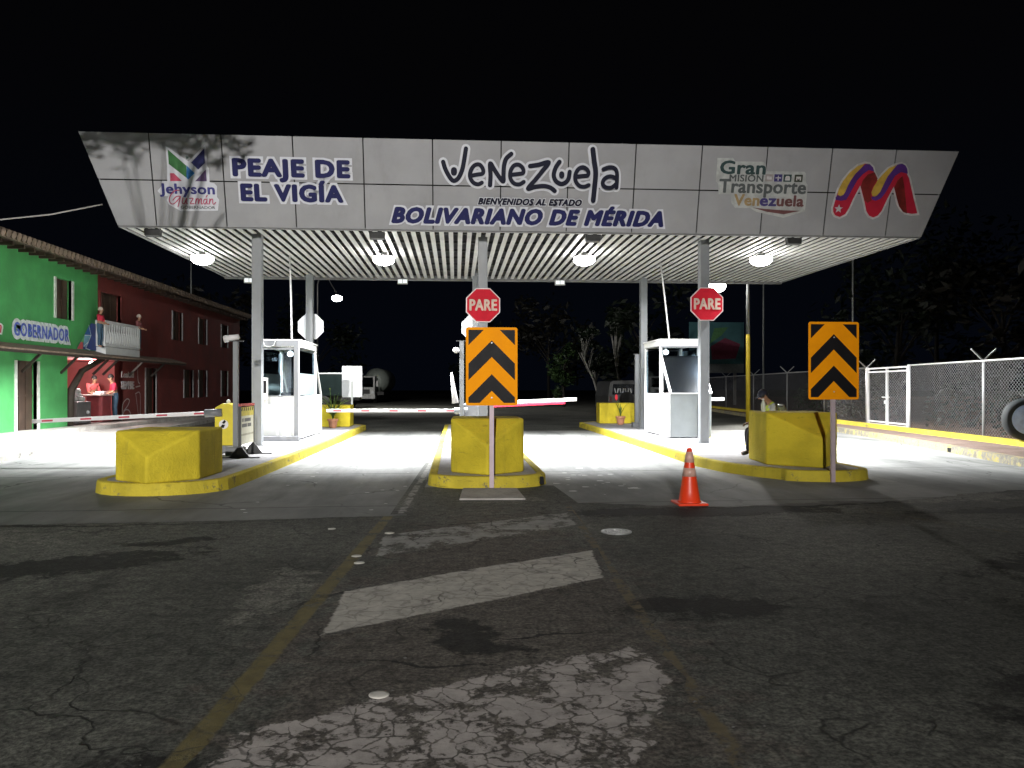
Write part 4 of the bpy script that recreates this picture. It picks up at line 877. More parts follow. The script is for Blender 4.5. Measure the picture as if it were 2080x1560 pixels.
# pots
M_TERR = mat('terracotta', (.48, .22, .13), .7, 0, .15, 6); M_FERN = m_leaf('fern_leaf', (.06, .13, .02), (.17, .22, .04)); M_FLOW = mat('flower_red', (.75, .03, .05), .5)
def pot(label, x, y, z, kind, seed):
    t = thing('potted_plant', label, 'potted plant', (x, y, z), 'potted plants on the island ends'); r = random.Random(seed)
    build(MB().lathe([(.10, 0), (.13, .05), (.16, .24), (.19, .25), (.19, .32), (.165, .32), (.15, .27)], (x, y, z), 20), 'pot', M_TERR, t, smooth=False)
    mb = MB()
    for k in range(34 if kind else 9):
        a = r.uniform(0, 6.28); L_ = r.uniform(.45, 1.05) if kind else r.uniform(.4, .75); lean = r.uniform(.15, .75) * (1.2 if kind else .8); pts = []
        for i in range(6):
            s_ = i/5; pts.append(Vector((x + math.cos(a)*lean*L_*s_**1.6, y + math.sin(a)*lean*L_*s_**1.6, z+.28 + L_*(s_ - .35*lean*s_**3))))
        for i in range(5):
            w0, w1 = .022*(1-abs(i/5-.4)), .022*(1-abs((i+1)/5-.4)) if i < 4 else .002
            sd = Vector((-math.sin(a), math.cos(a), 0)); d2 = (pts[i+1]-pts[i]).cross(sd).normalized()*.004
            p, q = pts[i], pts[i+1]; mb.add([p-sd*w0, p+d2, p+sd*w0, q+sd*w1, q+d2, q-sd*w1], [(0,1,4,5), (1,2,3,4)])
            if kind and i > 0:
                for sg in (-1, 1):
                    e = q + sd*sg*.11*(1-i/6) + Vector((0, 0, -.03)); mb.add([q, q+Vector((0,0,.014)), e], [(0,1,2)])
    build(mb, 'foliage', M_FERN, t)
    if not kind:
        build(MB().tube([(x, y, z+.3), (x-.05, y, z+.7), (x-.16, y, z+.96)], .012, 6), 'stem', M_FERN, t)
        build(MB().lathe([(.01, 0), (.05, .05), (.055, .14), (.03, .22), (.005, .24)], (x-.16, y, z+.92), 10), 'flower', M_FLOW, t, smooth=True)
    else:
        build(MB().tube([(x, y, z+.3), (x-.06, y, z+.9), (x-.10, y, z+1.35)], .01, 6).ball((x-.10, y, z+1.37), .035), 'stem', M_FERN, t)
pot('terracotta pot with a feathery green palm beside the left booth', -4.30, 27.55, .183, 1, 2)
pot('terracotta pot with a red flower in front of the right far block', 6.25, 29.3, .183, 0, 4)

# ================================================================== PEOPLE
M_SKIN = mat('skin', (.28, .15, .09), .55); M_HAIR = mat('dark_hair', (.012, .010, .010), .6); M_CAP = mat('navy_cap', (.012, .014, .03), .7)
def head(parent, c, face, s=1.0, hair=None, cap=None, tilt=0):
    """face features, hair and cap around a head centred at c; face is the unit direction it looks in"""
    f = Vector(face).normalized(); sd = f.cross(Vector((0, 0, 1))).normalized(); up = sd.cross(f).normalized(); c = Vector(c)
    def P(a, b, u): return tuple(c + f*a*s + sd*b*s + up*u*s)
    mb = MB(); mb.ball(P(.105, 0, -.012), .016*s, 8, 6).ball(P(.112, 0, -.022), .013*s, 8, 6)
    for sg in (-1, 1): mb.ball(P(0, sg*.083, -.01), (.018*s, .018*s, .032*s), 8, 6)
    build(mb, 'nose_and_ears', M_SKIN, parent, smooth=True)
    mb = MB()
    for sg in (-1, 1): mb.ball(P(.088, sg*.034, .018), .010*s, 8, 6)
    mb.ball(P(.094, 0, -.056), (.012*s, .012*s, .006*s), 8, 6); build(mb, 'eyes_and_mouth', M_HAIR, parent, smooth=True)
    if hair:
        mb = MB(); n, m_ = 14, 8
        for i in range(m_+1):
            for k in range(n):
                a = math.pi*.62*i/m_; t_ = 2*math.pi*k/n
                q = -.022 + .106*math.sin(a)*math.cos(t_), .092*math.sin(a)*math.sin(t_), .02 + .118*math.cos(a)
                mb.v.append(P(*q))
        mb.f += [(i*n+k, (i+1)*n+k, (i+1)*n+(k+1) % n, i*n+(k+1) % n) for i in range(m_) for k in range(n)]
        build(mb, 'hair', hair, parent, smooth=True)
    if cap:
        mb = MB(); n, m_ = 16, 7
        for i in range(m_+1):
            for k in range(n):
                a = math.pi*.5*i/m_; t_ = 2*math.pi*k/n; mb.v.append(P(-.005 + .112*math.sin(a)*math.cos(t_), .098*math.sin(a)*math.sin(t_), .03 + .10*math.cos(a)))
        mb.f += [(i*n+k, (i+1)*n+k, (i+1)*n+(k+1) % n, i*n+(k+1) % n) for i in range(m_) for k in range(n)]
        mb.add([P(.07 + .12*math.cos(x_)*1.0 if j else .06, .075*math.sin(x_)*(1 if j else 1.1), .03 - (.012 if j else 0)) for j in (0, 1) for x_ in [rad(-80+20*q) for q in range(9)]], [(q, q+1, 9+q+1, 9+q) for q in range(8)])
        build(mb, 'cap', cap, parent, smooth=True)
def person(label, J, base, clothes, face, group=None, s=1.0, hair=None, cap=None, name='person', cat='person', fingers=True):
    """J: joint dict in world metres. One continuous skinned body; clothing as child skins."""
    t = thing(name, label, cat, base, group); O = tuple(base)
    V_ = {k: Vector(v) for k, v in J.items()}
    vs, ed, rd, ix = [], [], [], {}
    def add(k, p, r, par=None):
        ix[k] = len(vs); vs.append(tuple(p)); rd.append(tuple(x*s for x in r) if isinstance(r, tuple) else r*s)
        if par is not None: ed.append((ix[par], ix[k]))
    add('pel', V_['pel'], (.145, .11)); add('wst', V_['pel'].lerp(V_['chest'], .5), (.125, .10), 'pel'); add('chest', V_['chest'], (.155, .11), 'wst')
    add('nb', V_['chest'].lerp(V_['neck'], .7), (.085, .075), 'chest'); add('neck', V_['neck'], .052, 'nb')
    hd = V_['head']; hf = Vector(face).normalized()
    add('hd0', V_['neck'].lerp(hd, .55) + hf*.02*s, (.066, .066), 'neck'); add('hd1', hd + Vector((0, 0, .02))*s, (.082, .096), 'hd0'); add('hd2', hd + Vector((0, 0, .085))*s, (.066, .074), 'hd1')
    for a in 'LR':
        sh, el, wr, ha = V_['sh'+a], V_['el'+a], V_['wr'+a], V_['ha'+a]
        add('sh'+a, sh, .062, 'chest'); add('ua'+a, sh.lerp(el, .5), .050, 'sh'+a); add('el'+a, el, .041, 'ua'+a); add('fa'+a, el.lerp(wr, .4), .039, 'el'+a); add('wr'+a, wr, (.027, .024), 'fa'+a)
        d = (ha - wr).normalized(); add('pm'+a, wr + d*.055*s, (.040, .018), 'wr'+a); add('pn'+a, wr + d*.09*s, (.042, .016), 'pm'+a)
        if fingers:
            w = d.cross(Vector((0, 0, 1)) if abs(d.z) < .9 else Vector((1, 0, 0))).normalized(); cu = d.cross(w).normalized()
            if cu.z > 0: cu = -cu
            for q, (o_, L_) in enumerate(((-.031, .066), (-.010, .078), (.011, .073), (.031, .056))):
                b = wr + d*.10*s + w*o_*s
                add('f%d0%s' % (q, a), b, .0095, 'pn'+a); add('f%d1%s' % (q, a), b + d*L_*.5*s + cu*.012*s, .0085, 'f%d0%s' % (q, a)); add('f%d2%s' % (q, a), b + d*L_*.85*s + cu*.04*s, .007, 'f%d1%s' % (q, a))
            b = wr + d*.035*s - w*.038*s
            add('t0'+a, b, .012, 'pm'+a); add('t1'+a, b + d*.03*s - w*.026*s + cu*.01*s, .010, 't0'+a); add('t2'+a, b + d*.06*s - w*.03*s + cu*.022*s, .008, 't1'+a)
        hp, kn, an, to = V_['hp'+a], V_['kn'+a], V_['an'+a], V_['to'+a]
        add('hp'+a, hp, .088, 'pel'); add('th'+a, hp.lerp(kn, .5), .074, 'hp'+a); add('kn'+a, kn, .055, 'th'+a); add('cf'+a, kn.lerp(an, .35), .054, 'kn'+a); add('an'+a, an, .036, 'cf'+a); add('to'+a, to, (.038, .026), 'an'+a)
    skin('body', vs, ed, rd, M_SKIN, t, off=O)
    def sub(name, keys, m, g=.012, ext=None):
        kk = [k for k in keys if k in ix]; mp = {ix[k]: i for i, k in enumerate(kk)}
        v2 = [vs[ix[k]] for k in kk]; r2 = [tuple(x+g*s for x in rd[ix[k]]) if isinstance(rd[ix[k]], tuple) else rd[ix[k]]+g*s for k in kk]
        e2 = [(mp[a], mp[b]) for a, b in ed if a in mp and b in mp]
        return skin(name, v2, e2, r2, m, t, off=O)
    for nm, keys, m, g in clothes: sub(nm, keys.split(), m, g)
    LOC[t.name] = Vector(O)
    head(t, hd + Vector((0, 0, .03))*s, face, s, hair, cap)
    return t
M_VEST = mat('lime_vest', (.50, .62, .05), .6); M_GREYSH = mat('pale_grey_shirt', (.42, .44, .44), .75); M_TRS = mat('dark_trousers', (.02, .018, .022), .8); M_SHOE = mat('black_shoe', (.01, .01, .01), .5)
gx, gy = 6.60, 15.80
J = dict(pel=(gx, gy, .74), chest=(gx-.02, gy, 1.12), neck=(gx-.10, gy-.01, 1.315), head=(gx-.23, gy-.02, 1.40),
  shL=(gx-.04, gy-.19, 1.235), elL=(gx-.20, gy-.25, .98), wrL=(gx-.47, gy-.21, .86), haL=(gx-.62, gy-.20, .82),
  shR=(gx-.04, gy+.19, 1.235), elR=(gx-.18, gy+.25, .98), wrR=(gx-.44, gy+.2, .86), haR=(gx-.58, gy+.17, .82),
  hpL=(gx-.05, gy-.10, .71), knL=(gx-.55, gy-.13, .72), anL=(gx-.58, gy-.14, .27), toL=(gx-.74, gy-.15, .222),
  hpR=(gx-.05, gy+.10, .71), knR=(gx-.50, gy+.15, .72), anR=(gx-.48, gy+.16, .27), toR=(gx-.63, gy+.17, .222))
g_ = person('seated guard in a dark cap and lime vest, bent forward behind the right yellow block', J, (gx, gy, .183),
  [('shirt', 'wst chest nb shL uaL elL shR uaR elR', M_GREYSH, .012), ('trousers', 'pel wst hpL thL knL cfL anL hpR thR knR cfR anR', M_TRS, .014), ('shoes', 'anL toL anR toR', M_SHOE, .012)],
  (-.9, -.12, -.45), s=1.0, hair=M_HAIR, cap=M_CAP)
skin('safety_vest', [(gx-.01, gy, .82), (gx-.01, gy, .98), (gx-.02, gy, 1.13), (gx-.05, gy-.13, 1.26), (gx-.05, gy+.13, 1.26)], [(0,1), (1,2), (2,3), (2,4)], [(.17,.14), (.168,.138), (.19,.142), (.085,.085), (.085,.085)], M_VEST, g_, off=(gx, gy, .183))
# plastic chair
t = thing('plastic_chair', 'white plastic armchair the guard sits on behind the block', 'chair', (gx-.09, gy, .183)); M_PLA = mat('white_plastic', (.75, .75, .74), .4)
cx0 = gx-.09
build(MB().box(cx0-.24, cx0+.22, gy-.23, gy+.23, .56, .60), 'seat', M_PLA, t, bevel=.02)
build(MB().tube([(cx0+.20, gy-.22, .60), (cx0+.25, gy-.22, 1.16), (cx0+.25, gy-.14, 1.23), (cx0+.25, gy+.14, 1.23), (cx0+.25, gy+.22, 1.16), (cx0+.20, gy+.22, .60)], .02, 8), 'back_frame', M_PLA, t, smooth=True)
mb = MB()
for k in range(-2, 3): mb.bar((cx0+.21, gy+k*.075, .6), (cx0+.25, gy+k*.075, 1.19), .012, .045)
build(mb, 'backrest', M_PLA, t)
for a in (-1, 1):
    build(MB().tube([(cx0+.24, gy+a*.24, .80), (cx0-.05, gy+a*.25, .82), (cx0-.22, gy+a*.24, .80), (cx0-.22, gy+a*.24, .6)], .02, 8), 'armrest', M_PLA, t, smooth=True)
    for b in (-.22, .2): build(MB().bar((cx0+b, gy+a*.21, .57), (cx0+b*1.2, gy+a*.23, .183), .04), 'leg', M_PLA, t)
t = thing('bottle', 'clear plastic bottle standing on the tall yellow block near the guard', 'bottle', (5.84, 14.45, 1.138))
build(MB().lathe([(.035, 0), (.042, .01), (.042, .14), (.03, .18), (.016, .205), (.016, .225)], (5.84, 14.45, 1.138), 14), 'body', mat('bottle_plastic', (.62, .66, .55), .2, spec=.7), t, smooth=True)
build(MB().lathe([(.018, .225), (.018, .25)], (5.84, 14.45, 1.138), 12), 'cap', M_BARW, t)

# ================================================================== BUILDINGS ON THE LEFT
M_GRN = mat('green_wall', (.055, .27, .08), .75, 0, .16, 1.2, .3, dirt=.12); M_REDW = mat('red_wall', (.125, .022, .018), .8, 0, .18, 1.2, .3, dirt=.15)
M_TRIMW = mat('window_trim', (.62, .66, .60), .6); M_DOOR = mat('dark_wood', (.055, .035, .025), .55, 0, .3, 3); M_TILE = mat('roof_tile', (.16, .12, .09), .8, 0, .3, 5, dirt=.4)
M_ROOM = mat('room_red', (.42, .11, .105), .7, 0, .1, 2)
FX = -12.5; Z0 = .34
def wall(y0, y1, z0, z1, holes, m, parent, th=.3, x=FX):
    ysx = sorted({y0, y1} | {h[0] for h in holes} | {h[1] for h in holes}); zs = sorted({z0, z1} | {h[2] for h in holes} | {h[3] for h in holes})
    ysx = [v for v in ysx if y0 <= v <= y1]; zs = [v for v in zs if z0 <= v <= z1]; mb = MB()
    for a, b in zip(ysx, ysx[1:]):
        for c, d in zip(zs, zs[1:]):
            ym, zm = (a+b)/2, (c+d)/2
            if any(h[0] < ym < h[1] and h[2] < zm < h[3] for h in holes): continue
            mb.add([(x, a, c), (x, b, c), (x, b, d), (x, a, d)], [(0,1,2,3)]); mb.add([(x-th, a, c), (x-th, b, c), (x-th, b, d), (x-th, a, d)], [(3,2,1,0)])
    for a, b, c, d in holes:
        for p, q in (((a, c), (b, c)), ((b, c), (b, d)), ((b, d), (a, d)), ((a, d), (a, c))):
            mb.add([(x, *p), (x, *q), (x-th, *q), (x-th, *p)], [(0,1,2,3)])
    return build(mb, 'wall', m, parent)
def window(parent, y0, y1, z0, z1, m=None, trim=M_TRIMW, tw=.12, door=False):
    f = build(MB().box(FX-.2, FX-.14, y0, y1, z0, z1), 'door' if door else 'window', m or M_DOOR, parent, local=False); LOC[f.name] = LOC[parent.name]
    for a in (y0-tw, y1): build(MB().box(FX-.1, FX+.03, a, a+tw, z0, z1), 'jamb', trim, f)
    mb = MB()
    for k in range(1, 3): yy = y0 + (y1-y0)*k/3; mb.box(FX-.14, FX-.12, yy-.025, yy+.025, z0+.02, z1-.02)
    mb.box(FX-.14, FX-.121, y0, y1, (z0+z1)/2-.03, (z0+z1)/2+.03)
    build(mb, 'bars', M_DOOR, f)
    return f
gb = thing('green_building', 'two-storey bright green building with a GOBERNADOR sign on its wall', 'building', (-14, 20, 0))
gh = [(25.3, 26.3, 3.78, 5.06), (23.12, 24.2, Z0, 2.38), (17.5, 18.6, Z0, 2.38), (19.5, 20.5, 3.78, 5.06)]
wall(12, 26.03, Z0-.2, 2.62, [h for h in gh if h[2] < 2], M_GRN, gb); wall(12, 28.15, 2.62, 5.62, [h for h in gh if h[2] > 2], M_GRN, gb)
window(gb, 25.3, 26.3, 3.78, 5.06); window(gb, 19.5, 20.5, 3.78, 5.06)
window(gb, 23.12, 24.2, Z0, 2.38, door=True); window(gb, 17.5, 18.6, Z0, 2.38, door=True)
def roof(parent, y0, y1):
    rf = build(MB().add([(FX+.55, y0, 5.60), (FX+.55, y1, 5.60), (-19, y1, 7.3), (-19, y0, 7.3), (FX+.55, y0, 5.68), (FX+.55, y1, 5.68), (-19, y1, 7.40), (-19, y0, 7.40)], [(0,1,2,3), (7,6,5,4), (0,4,5,1), (1,5,6,2), (2,6,7,3), (3,7,4,0)]), 'roof', M_TILE, parent); LOC[rf.name] = LOC[parent.name]
    mb = MB(); y = y0+.12
    while y < y1: mb.tube([(FX+.62, y, 5.70), (FX-.6, y, 6.02), (-19, y, 7.44)], .11, 8); y += .25
    build(mb, 'tiles', M_TILE, rf)
    y = y0+.2
    while y < y1: build(MB().box(FX, FX+.45, y, y+.08, 5.48, 5.59), 'rafter', M_DOOR, rf); y += .55
roof(gb, 12, 28.15)
def awning(parent, y0, y1):
    a = build(quad((FX, y0, 2.86), (FX, y1, 2.86), (FX+.62, y1, 2.68), (FX+.62, y0, 2.68), .05), 'awning', M_TILE, parent); LOC[a.name] = LOC[parent.name]
    mb = MB().box(FX+.52, FX+.60, y0, y1, 2.56, 2.66); y = y0+.4
    while y < y1-.2: mb.bar((FX, y, 2.05), (FX+.52, y, 2.58), .07); y += 2.2
    build(mb, 'brackets', mat('brown_timber', (.03, .022, .016), .7), a)
awning(gb, 12, 28.12)
M_BLUE = mat('sign_blue', (.10, .15, .50), .5, spec=.2); M_SHALO = mat('sign_halo', (.78, .86, .84), .5)
def wallx(mb, t0=0): return mb.xf(lambda u, v, w: (FX + .012 + w, u, v))
build(wallx(lettering('GOBERNADOR', 22.95, 26.05, 3.085, .37, off=.10, t=.004, thick=.006, sp=1.14)), 'letter_outline', M_SHALO, gb)
build(wallx(lettering('GOBERNADOR', 22.95, 26.05, 3.085, .37, bold=.013, t=.018, thick=.004, sp=1.14)), 'lettering', M_BLUE, gb)
build(wallx(lettering('Guzmán', 19.6, 22.42, 3.10, .34, off=.06, t=.004, thick=.006, shear=.3)), 'letter_outline', M_SHALO, gb)
build(wallx(lettering('Guzmán', 19.6, 22.42, 3.10, .34, off=.0, t=.010, thick=.004, shear=.3)), 'lettering', mat('sign_pink', (.62, .10, .14), .5), gb)
MU = build(wallx(cutout([(26.62, 2.88), (27.62, 3.80), (28.13, 3.80), (28.13, 2.88)], .0, .01)), 'mural', mat('mural_blue', (.015, .04, .20), .5), gb); LOC[MU.name] = LOC[gb.name]
for pl, c, nm in (([(26.62, 2.88), (26.88, 3.12), (27.02, 3.12), (27.02, 2.88)], (.50, .10, .10), 'a'), ([(26.88, 3.12), (27.13, 3.36), (27.06, 3.10)], (.10, .33, .10), 'b'), ([(27.13, 3.36), (27.55, 3.36), (27.2, 2.95), (27.05, 2.98)], (.20, .42, .55), 'c'), ([(27.15, 3.40), (27.45, 3.70), (27.58, 3.40)], (.03, .12, .32), 'd')):
    build(wallx(cutout(pl, .012, .004)), 'facet', mat('mural_' + nm, c, .5), MU)
mb = MB()
for a, b in (((27.13, 3.36), (27.58, 3.38)), ((27.58, 3.38), (27.42, 3.72)), ((27.58, 3.38), (27.2, 2.92)), ((27.05, 2.98), (27.4, 3.15)), ((27.2, 2.92), (27.5, 2.88))): stroke_mb([a, b], .012, .02, .004, mb)
build(wallx(mb), 'outline', M_SHALO, MU)

rb = thing('red_building', 'long dark red two-storey building adjoining the green one', 'building', (-14, 37, 0))
rw = [(35.35, 36.5, 3.72, 5.0), (38.85, 40.0, 3.72, 5.0), (42.5, 43.6, 3.75, 4.98)]; rl = [(36.8, 37.95, 1.12, 2.42), (38.85, 40.0, 1.12, 2.45), (42.5, 43.6, 1.12, 2.5)]
rd_ = [(32.35, 33.4, Z0, 2.40)]; bal = [(28.35, 30.0, 3.0, 5.0)]
wall(30.2, 46, Z0-.2, 2.62, rl + rd_, M_REDW, rb); wall(28.15, 46, 2.62, 5.62, rw + bal, M_REDW, rb)
for h in rw + rl: window(rb, *h, trim=mat('dull_trim', (.26, .25, .25), .7), tw=.10)
d_ = window(rb, 32.35, 33.4, Z0, 2.40, door=True, trim=mat('dull_trim', (0, 0, 0)), tw=.08)
build(MB().box(FX-.12, FX-.10, 32.42, 32.68, 1.22, 2.30), 'lit_gap', emit('lit_gap', (1, .96, .95), 1.6), d_)
window(rb, 28.35, 30.0, 3.0, 5.0, door=True, trim=M_REDW)
roof(rb, 28.15, 46.2); awning(rb, 28.15, 35.3)
build(MB().box(-19, FX-.05, 45.9, 46.0, .1, 5.6), 'end_wall', M_REDW, rb)
# open-front shop room under the balcony
mb = MB().add([(-15.6, 26.03, .34), (-15.6, 31.6, .34), (-15.6, 31.6, 2.6), (-15.6, 26.03, 2.6), (FX-.02, 26.03, .34), (FX-.3, 31.6, .34), (FX-.3, 31.6, 2.6), (FX-.02, 26.03, 2.6)], [(0,1,2,3), (1,5,6,2), (3,2,6,7), (0,3,7,4)])
rm = build(mb, 'room', M_ROOM, rb); LOC[rm.name] = LOC[rb.name]
build(sheet([(-15.6, 26.03), (FX+.0, 26.03), (FX+.0, 30.2), (FX-.3, 31.6), (-15.6, 31.6)], .365), 'floor', mat('room_floor', (.12, .09, .08), .6), rm)
build(MB().ball((-12.85, 28.5, 2.44), .095), 'bulb', emit('room_bulb', (1, .93, .9), 14), rm, smooth=True)
spot(rb, (-12.95, 28.6, 2.28), (-14, 28.6, 0), 230, 170, .5, .08, (1, .93, .90), 'POINT')
build(wallx(lettering('Lealtad', 30.05, 31.2, 1.98, .22, off=.004, t=.0, thick=.01, shear=.2)), 'lettering', mat('mural_white', (.30, .27, .27), .7), rb)
build(wallx(lettering('SIEMPRE', 30.05, 31.2, 1.55, .27, off=.016, t=.0, thick=.01)), 'lettering', MATS['mural_white'], rb)
mb = MB()
stroke_mb([(30.1, .5), (30.15, .95), (30.5, 1.16), (30.75, 1.1), (30.6, .92), (30.25, .72)], .022, .0, .01, mb)
stroke_mb([(30.05, .4), (30.3, .72), (30.7, .72), (31.0, .4)], .022, .0, .01, mb)
stroke_mb([(31.3, 1.35), (31.75, 1.35), (31.75, .4)], .022, .0, .01, mb); stroke_mb([(31.35, 1.3), (31.62, .4)], .02, .0, .01, mb)
stroke_mb([(31.5, 2.5), (31.55, 1.9), (31.7, 1.75)], .025, .0, .01, mb); stroke_mb([(31.35, 1.62), (31.75, 1.66)], .025, .0, .01, mb)
build(wallx(mb), 'scribble', MATS['mural_white'], rb)
BA = build(MB().box(FX, FX+.34, 28.0, 30.9, 2.72, 3.02), 'balcony', mat('balcony_white', (.60, .62, .62), .6, 0, .06, 3), rb); LOC[BA.name] = LOC[rb.name]
mb = MB().box(FX+.26, FX+.34, 28.0, 30.9, 3.84, 3.94).box(FX+.26, FX+.34, 28.0, 30.9, 3.04, 3.12)
for k in range(14): mb.lathe([(.035, 3.12), (.07, 3.25), (.075, 3.38), (.035, 3.6), (.045, 3.84)], (FX+.30, 28.15 + k*.2, 0), 8)
for y in (28.0, 30.9): mb.box(FX, FX+.34, y-.04, y+.04, 3.04, 3.94)
build(mb, 'balustrade', mat('balcony_white', (0, 0, 0)), BA)
# ground-floor brace and counter inside
tag(build(MB().tube([(FX+.3, 27.9, 2.6), (FX+.05, 26.9, 2.15), (FX-.02, 26.3, 1.5), (FX-.02, 26.2, .36)], [.09, .10, .12, .13], 8), 'timber_brace', mat('brown_timber', (0, 0, 0)), smooth=True), 'dark curved timber brace at the open shop front', 'brace')
t = thing('shop_counter', 'dark red counter with pale trays on top inside the lit room', 'counter', (-12.95, 29.3, .365))
build(MB().box(-13.2, -12.65, 28.85, 29.55, .365, 1.30), 'cabinet', mat('counter_red', (.20, .035, .04), .6), t, bevel=.01)
build(MB().box(-13.25, -12.6, 28.6, 29.95, 1.30, 1.35), 'worktop', mat('worktop', (.55, .45, .42), .4), t, bevel=.01)
build(MB().box(-12.95, -12.7, 28.8, 29.2, 1.35, 1.40).box(-13.1, -12.8, 29.3, 29.65, 1.35, 1.46), 'tray', M_BARW, t, bevel=.01)
t = thing('freezer_chest', 'dark grey metal chest with pale bags on it at the room entrance', 'chest', (-12.95, 27.4, .365))
build(MB().box(-13.3, -12.65, 27.0, 28.0, .365, 1.12), 'chest_body', mat('chest_grey', (.10, .10, .10), .5), t, bevel=.03)
mb = MB(); r = random.Random(6)
for k in range(6): mb.ball((-12.92 + r.uniform(-.15, .15), 27.45 + r.uniform(-.3, .3), 1.2 + .13*(k//2)), (.14, .15, .11), 9, 6)
build(mb, 'bags', mat('bag_plastic', (.33, .35, .34), .4), t, smooth=True)
build(MB().ball((-12.63, 27.7, .75), .06), 'handle', M_ALU, t, smooth=True)
def stand(x, y, z, f, s, lean=0):
    """upright joint set; f = facing yaw (radians, 0 = +X)"""
    c, sn = math.cos(f), math.sin(f)
    def q(a, b, h): return (x + (a*c - b*sn)*s, y + (a*sn + b*c)*s, z + h*s)
    return dict(pel=q(0,0,.95), chest=q(.02+lean*.4,0,1.27), neck=q(.03+lean,0,1.48), head=q(.05+lean*1.2,0,1.60),
      shL=q(.02+lean*.5,.19,1.40), elL=q(.06+lean*.5,.25,1.12), wrL=q(.24+lean,.20,1.02), haL=q(.34+lean,.18,1.02), shR=q(.02+lean*.5,-.19,1.40), elR=q(.06+lean*.5,-.25,1.12), wrR=q(.24+lean,-.2,1.02), haR=q(.34+lean,-.18,1.02),
      hpL=q(0,.10,.90), knL=q(.03,.11,.50), anL=q(0,.11,.09), toL=q(.14,.12,.035), hpR=q(0,-.10,.90), knR=q(.03,-.11,.50), anR=q(0,-.11,.09), toR=q(.14,-.12,.035))
CL = lambda top, bot: [('shirt', 'wst chest nb shL uaL elL shR uaR elR', top, .014), ('trousers', 'pel wst hpL thL knL cfL anL hpR thR knR cfR anR', bot, .014), ('shoes', 'anL toL anR toR', M_SHOE, .012)]
M_RSH = mat('red_shirt', (.45, .02, .05), .8); M_PSH = mat('pink_red_shirt', (.50, .09, .09), .8); M_JEAN = mat('blue_jeans', (.035, .07, .11), .85)
person('standing customer in a red shirt and blue jeans leaning on the shop counter', stand(-12.62, 29.85, .365, rad(215), .98, .10), (-12.62, 29.85, .365), CL(M_RSH, M_JEAN), (-.8, -.55, -.25), 'people at the shop counter', hair=M_HAIR)
person('dark-haired person in a pinkish red shirt behind the shop counter', stand(-13.45, 29.85, .365, rad(-25), .95, .06), (-13.45, 29.85, .365), CL(M_PSH, M_TRS), (.9, -.4, -.2), 'people at the shop counter', hair=M_HAIR)
M_DOLLF = mat('doll_pale', (.45, .38, .33), .7)
for y, zz, lb, top in ((27.75, 2.97, 'small figure in a red top and dark trousers at the near end of the balcony', M_RSH), (31.0, 3.02, 'small pale figure in a dull red dress at the far end of the balcony', mat('dull_red_cloth', (.16, .05, .05), .8))):
    person(lb, stand(FX+.25, y, zz, 0, .80), (FX+.25, y, zz), CL(top, M_JEAN), (1, 0, 0), 'figures at the balcony ends', s=.80, hair=M_DOLLF, name='figure', cat='figure', fingers=False)

# ================================================================== FENCE AND GATE
M_GALV = mat('fence_steel', (.40, .40, .40), .45, .2, .08, 4); M_WIRE = mat('fence_wire', (.30, .30, .305), .45, .2); M_GATE = mat('gate_white', (.74, .74, .76), .45, 0, .05, 4)
def FP(y): return 14.53 + .125*(y-20.3)
ZB, ZT = .15, 2.34
def wires(ya, yb, z0, z1, step=.135, w=.0038, dx=0):
    mb = MB(); H_ = z1 - z0; sl = .78      # rise per run
    run = H_/sl; y = ya - run
    while y < yb:
        for sg in (0, 1):
            a0, b0 = (y, z0), (y+run, z1)
            if sg: a0, b0 = (y, z1), (y+run, z0)
            (p, pz), (q, qz) = a0, b0
            if q <= ya or p >= yb: continue
            ta = max(0, (ya-p)/(q-p)); tb = min(1, (yb-p)/(q-p))
            if tb - ta < .02: continue
            y1, zz1 = p+(q-p)*ta, pz+(qz-pz)*ta; y2, zz2 = p+(q-p)*tb, pz+(qz-pz)*tb
            mb.bar((FP(y1)+dx+sg*w*.8, y1, zz1), (FP(y2)+dx+sg*w*.8, y2, zz2), w)
        y += step
    return mb
def fence(label, ya, yb, posts, seg=None):
    t = thing('chain_link_fence', label, 'fence', (FP((ya+yb)/2), (ya+yb)/2, ZB), 'chain link fence lengths')
    for y in posts:
        x = FP(y); po = build(MB().tube([(x+.03, y, ZB-.05), (x+.03, y, ZT+.02)], .035, 8), 'post', M_GALV, t, smooth=True); LOC[po.name] = LOC[t.name]
        build(MB().bar((x+.03, y, ZT), (x+.03-.36, y, ZT+.33), .035).bar((x+.03, y, ZT), (x+.03+.36, y, ZT+.33), .035), 'barb_arm', M_GALV, po)
    build(MB().tube([(FP(ya), ya, ZT), (FP(yb), yb, ZT)], .026, 8), 'top_rail', M_GALV, t, smooth=True)
    build(wires(ya, yb, ZB+.02, ZT), 'wire_mesh', M_WIRE, t)
fence('chain link fence running right of the white gate, one tall post with Y arms', 11.0, 24.9, [12.6, 20.6])
fence('chain link fence running off into the dark left of the white gate', 28.55, 62.0, [28.62, 33.2, 38.6, 45.2, 52.5, 60.0])
t = thing('wire_gate', 'white double-leaf wire gate in the chain link fence', 'gate', (FP(26.7), 26.7, ZB))
for y in (25.02, 28.42): build(MB().tube([(FP(y), y, ZB-.05), (FP(y), y, ZT+.03)], .05, 10), 'gate_post', M_GATE, t, smooth=True)
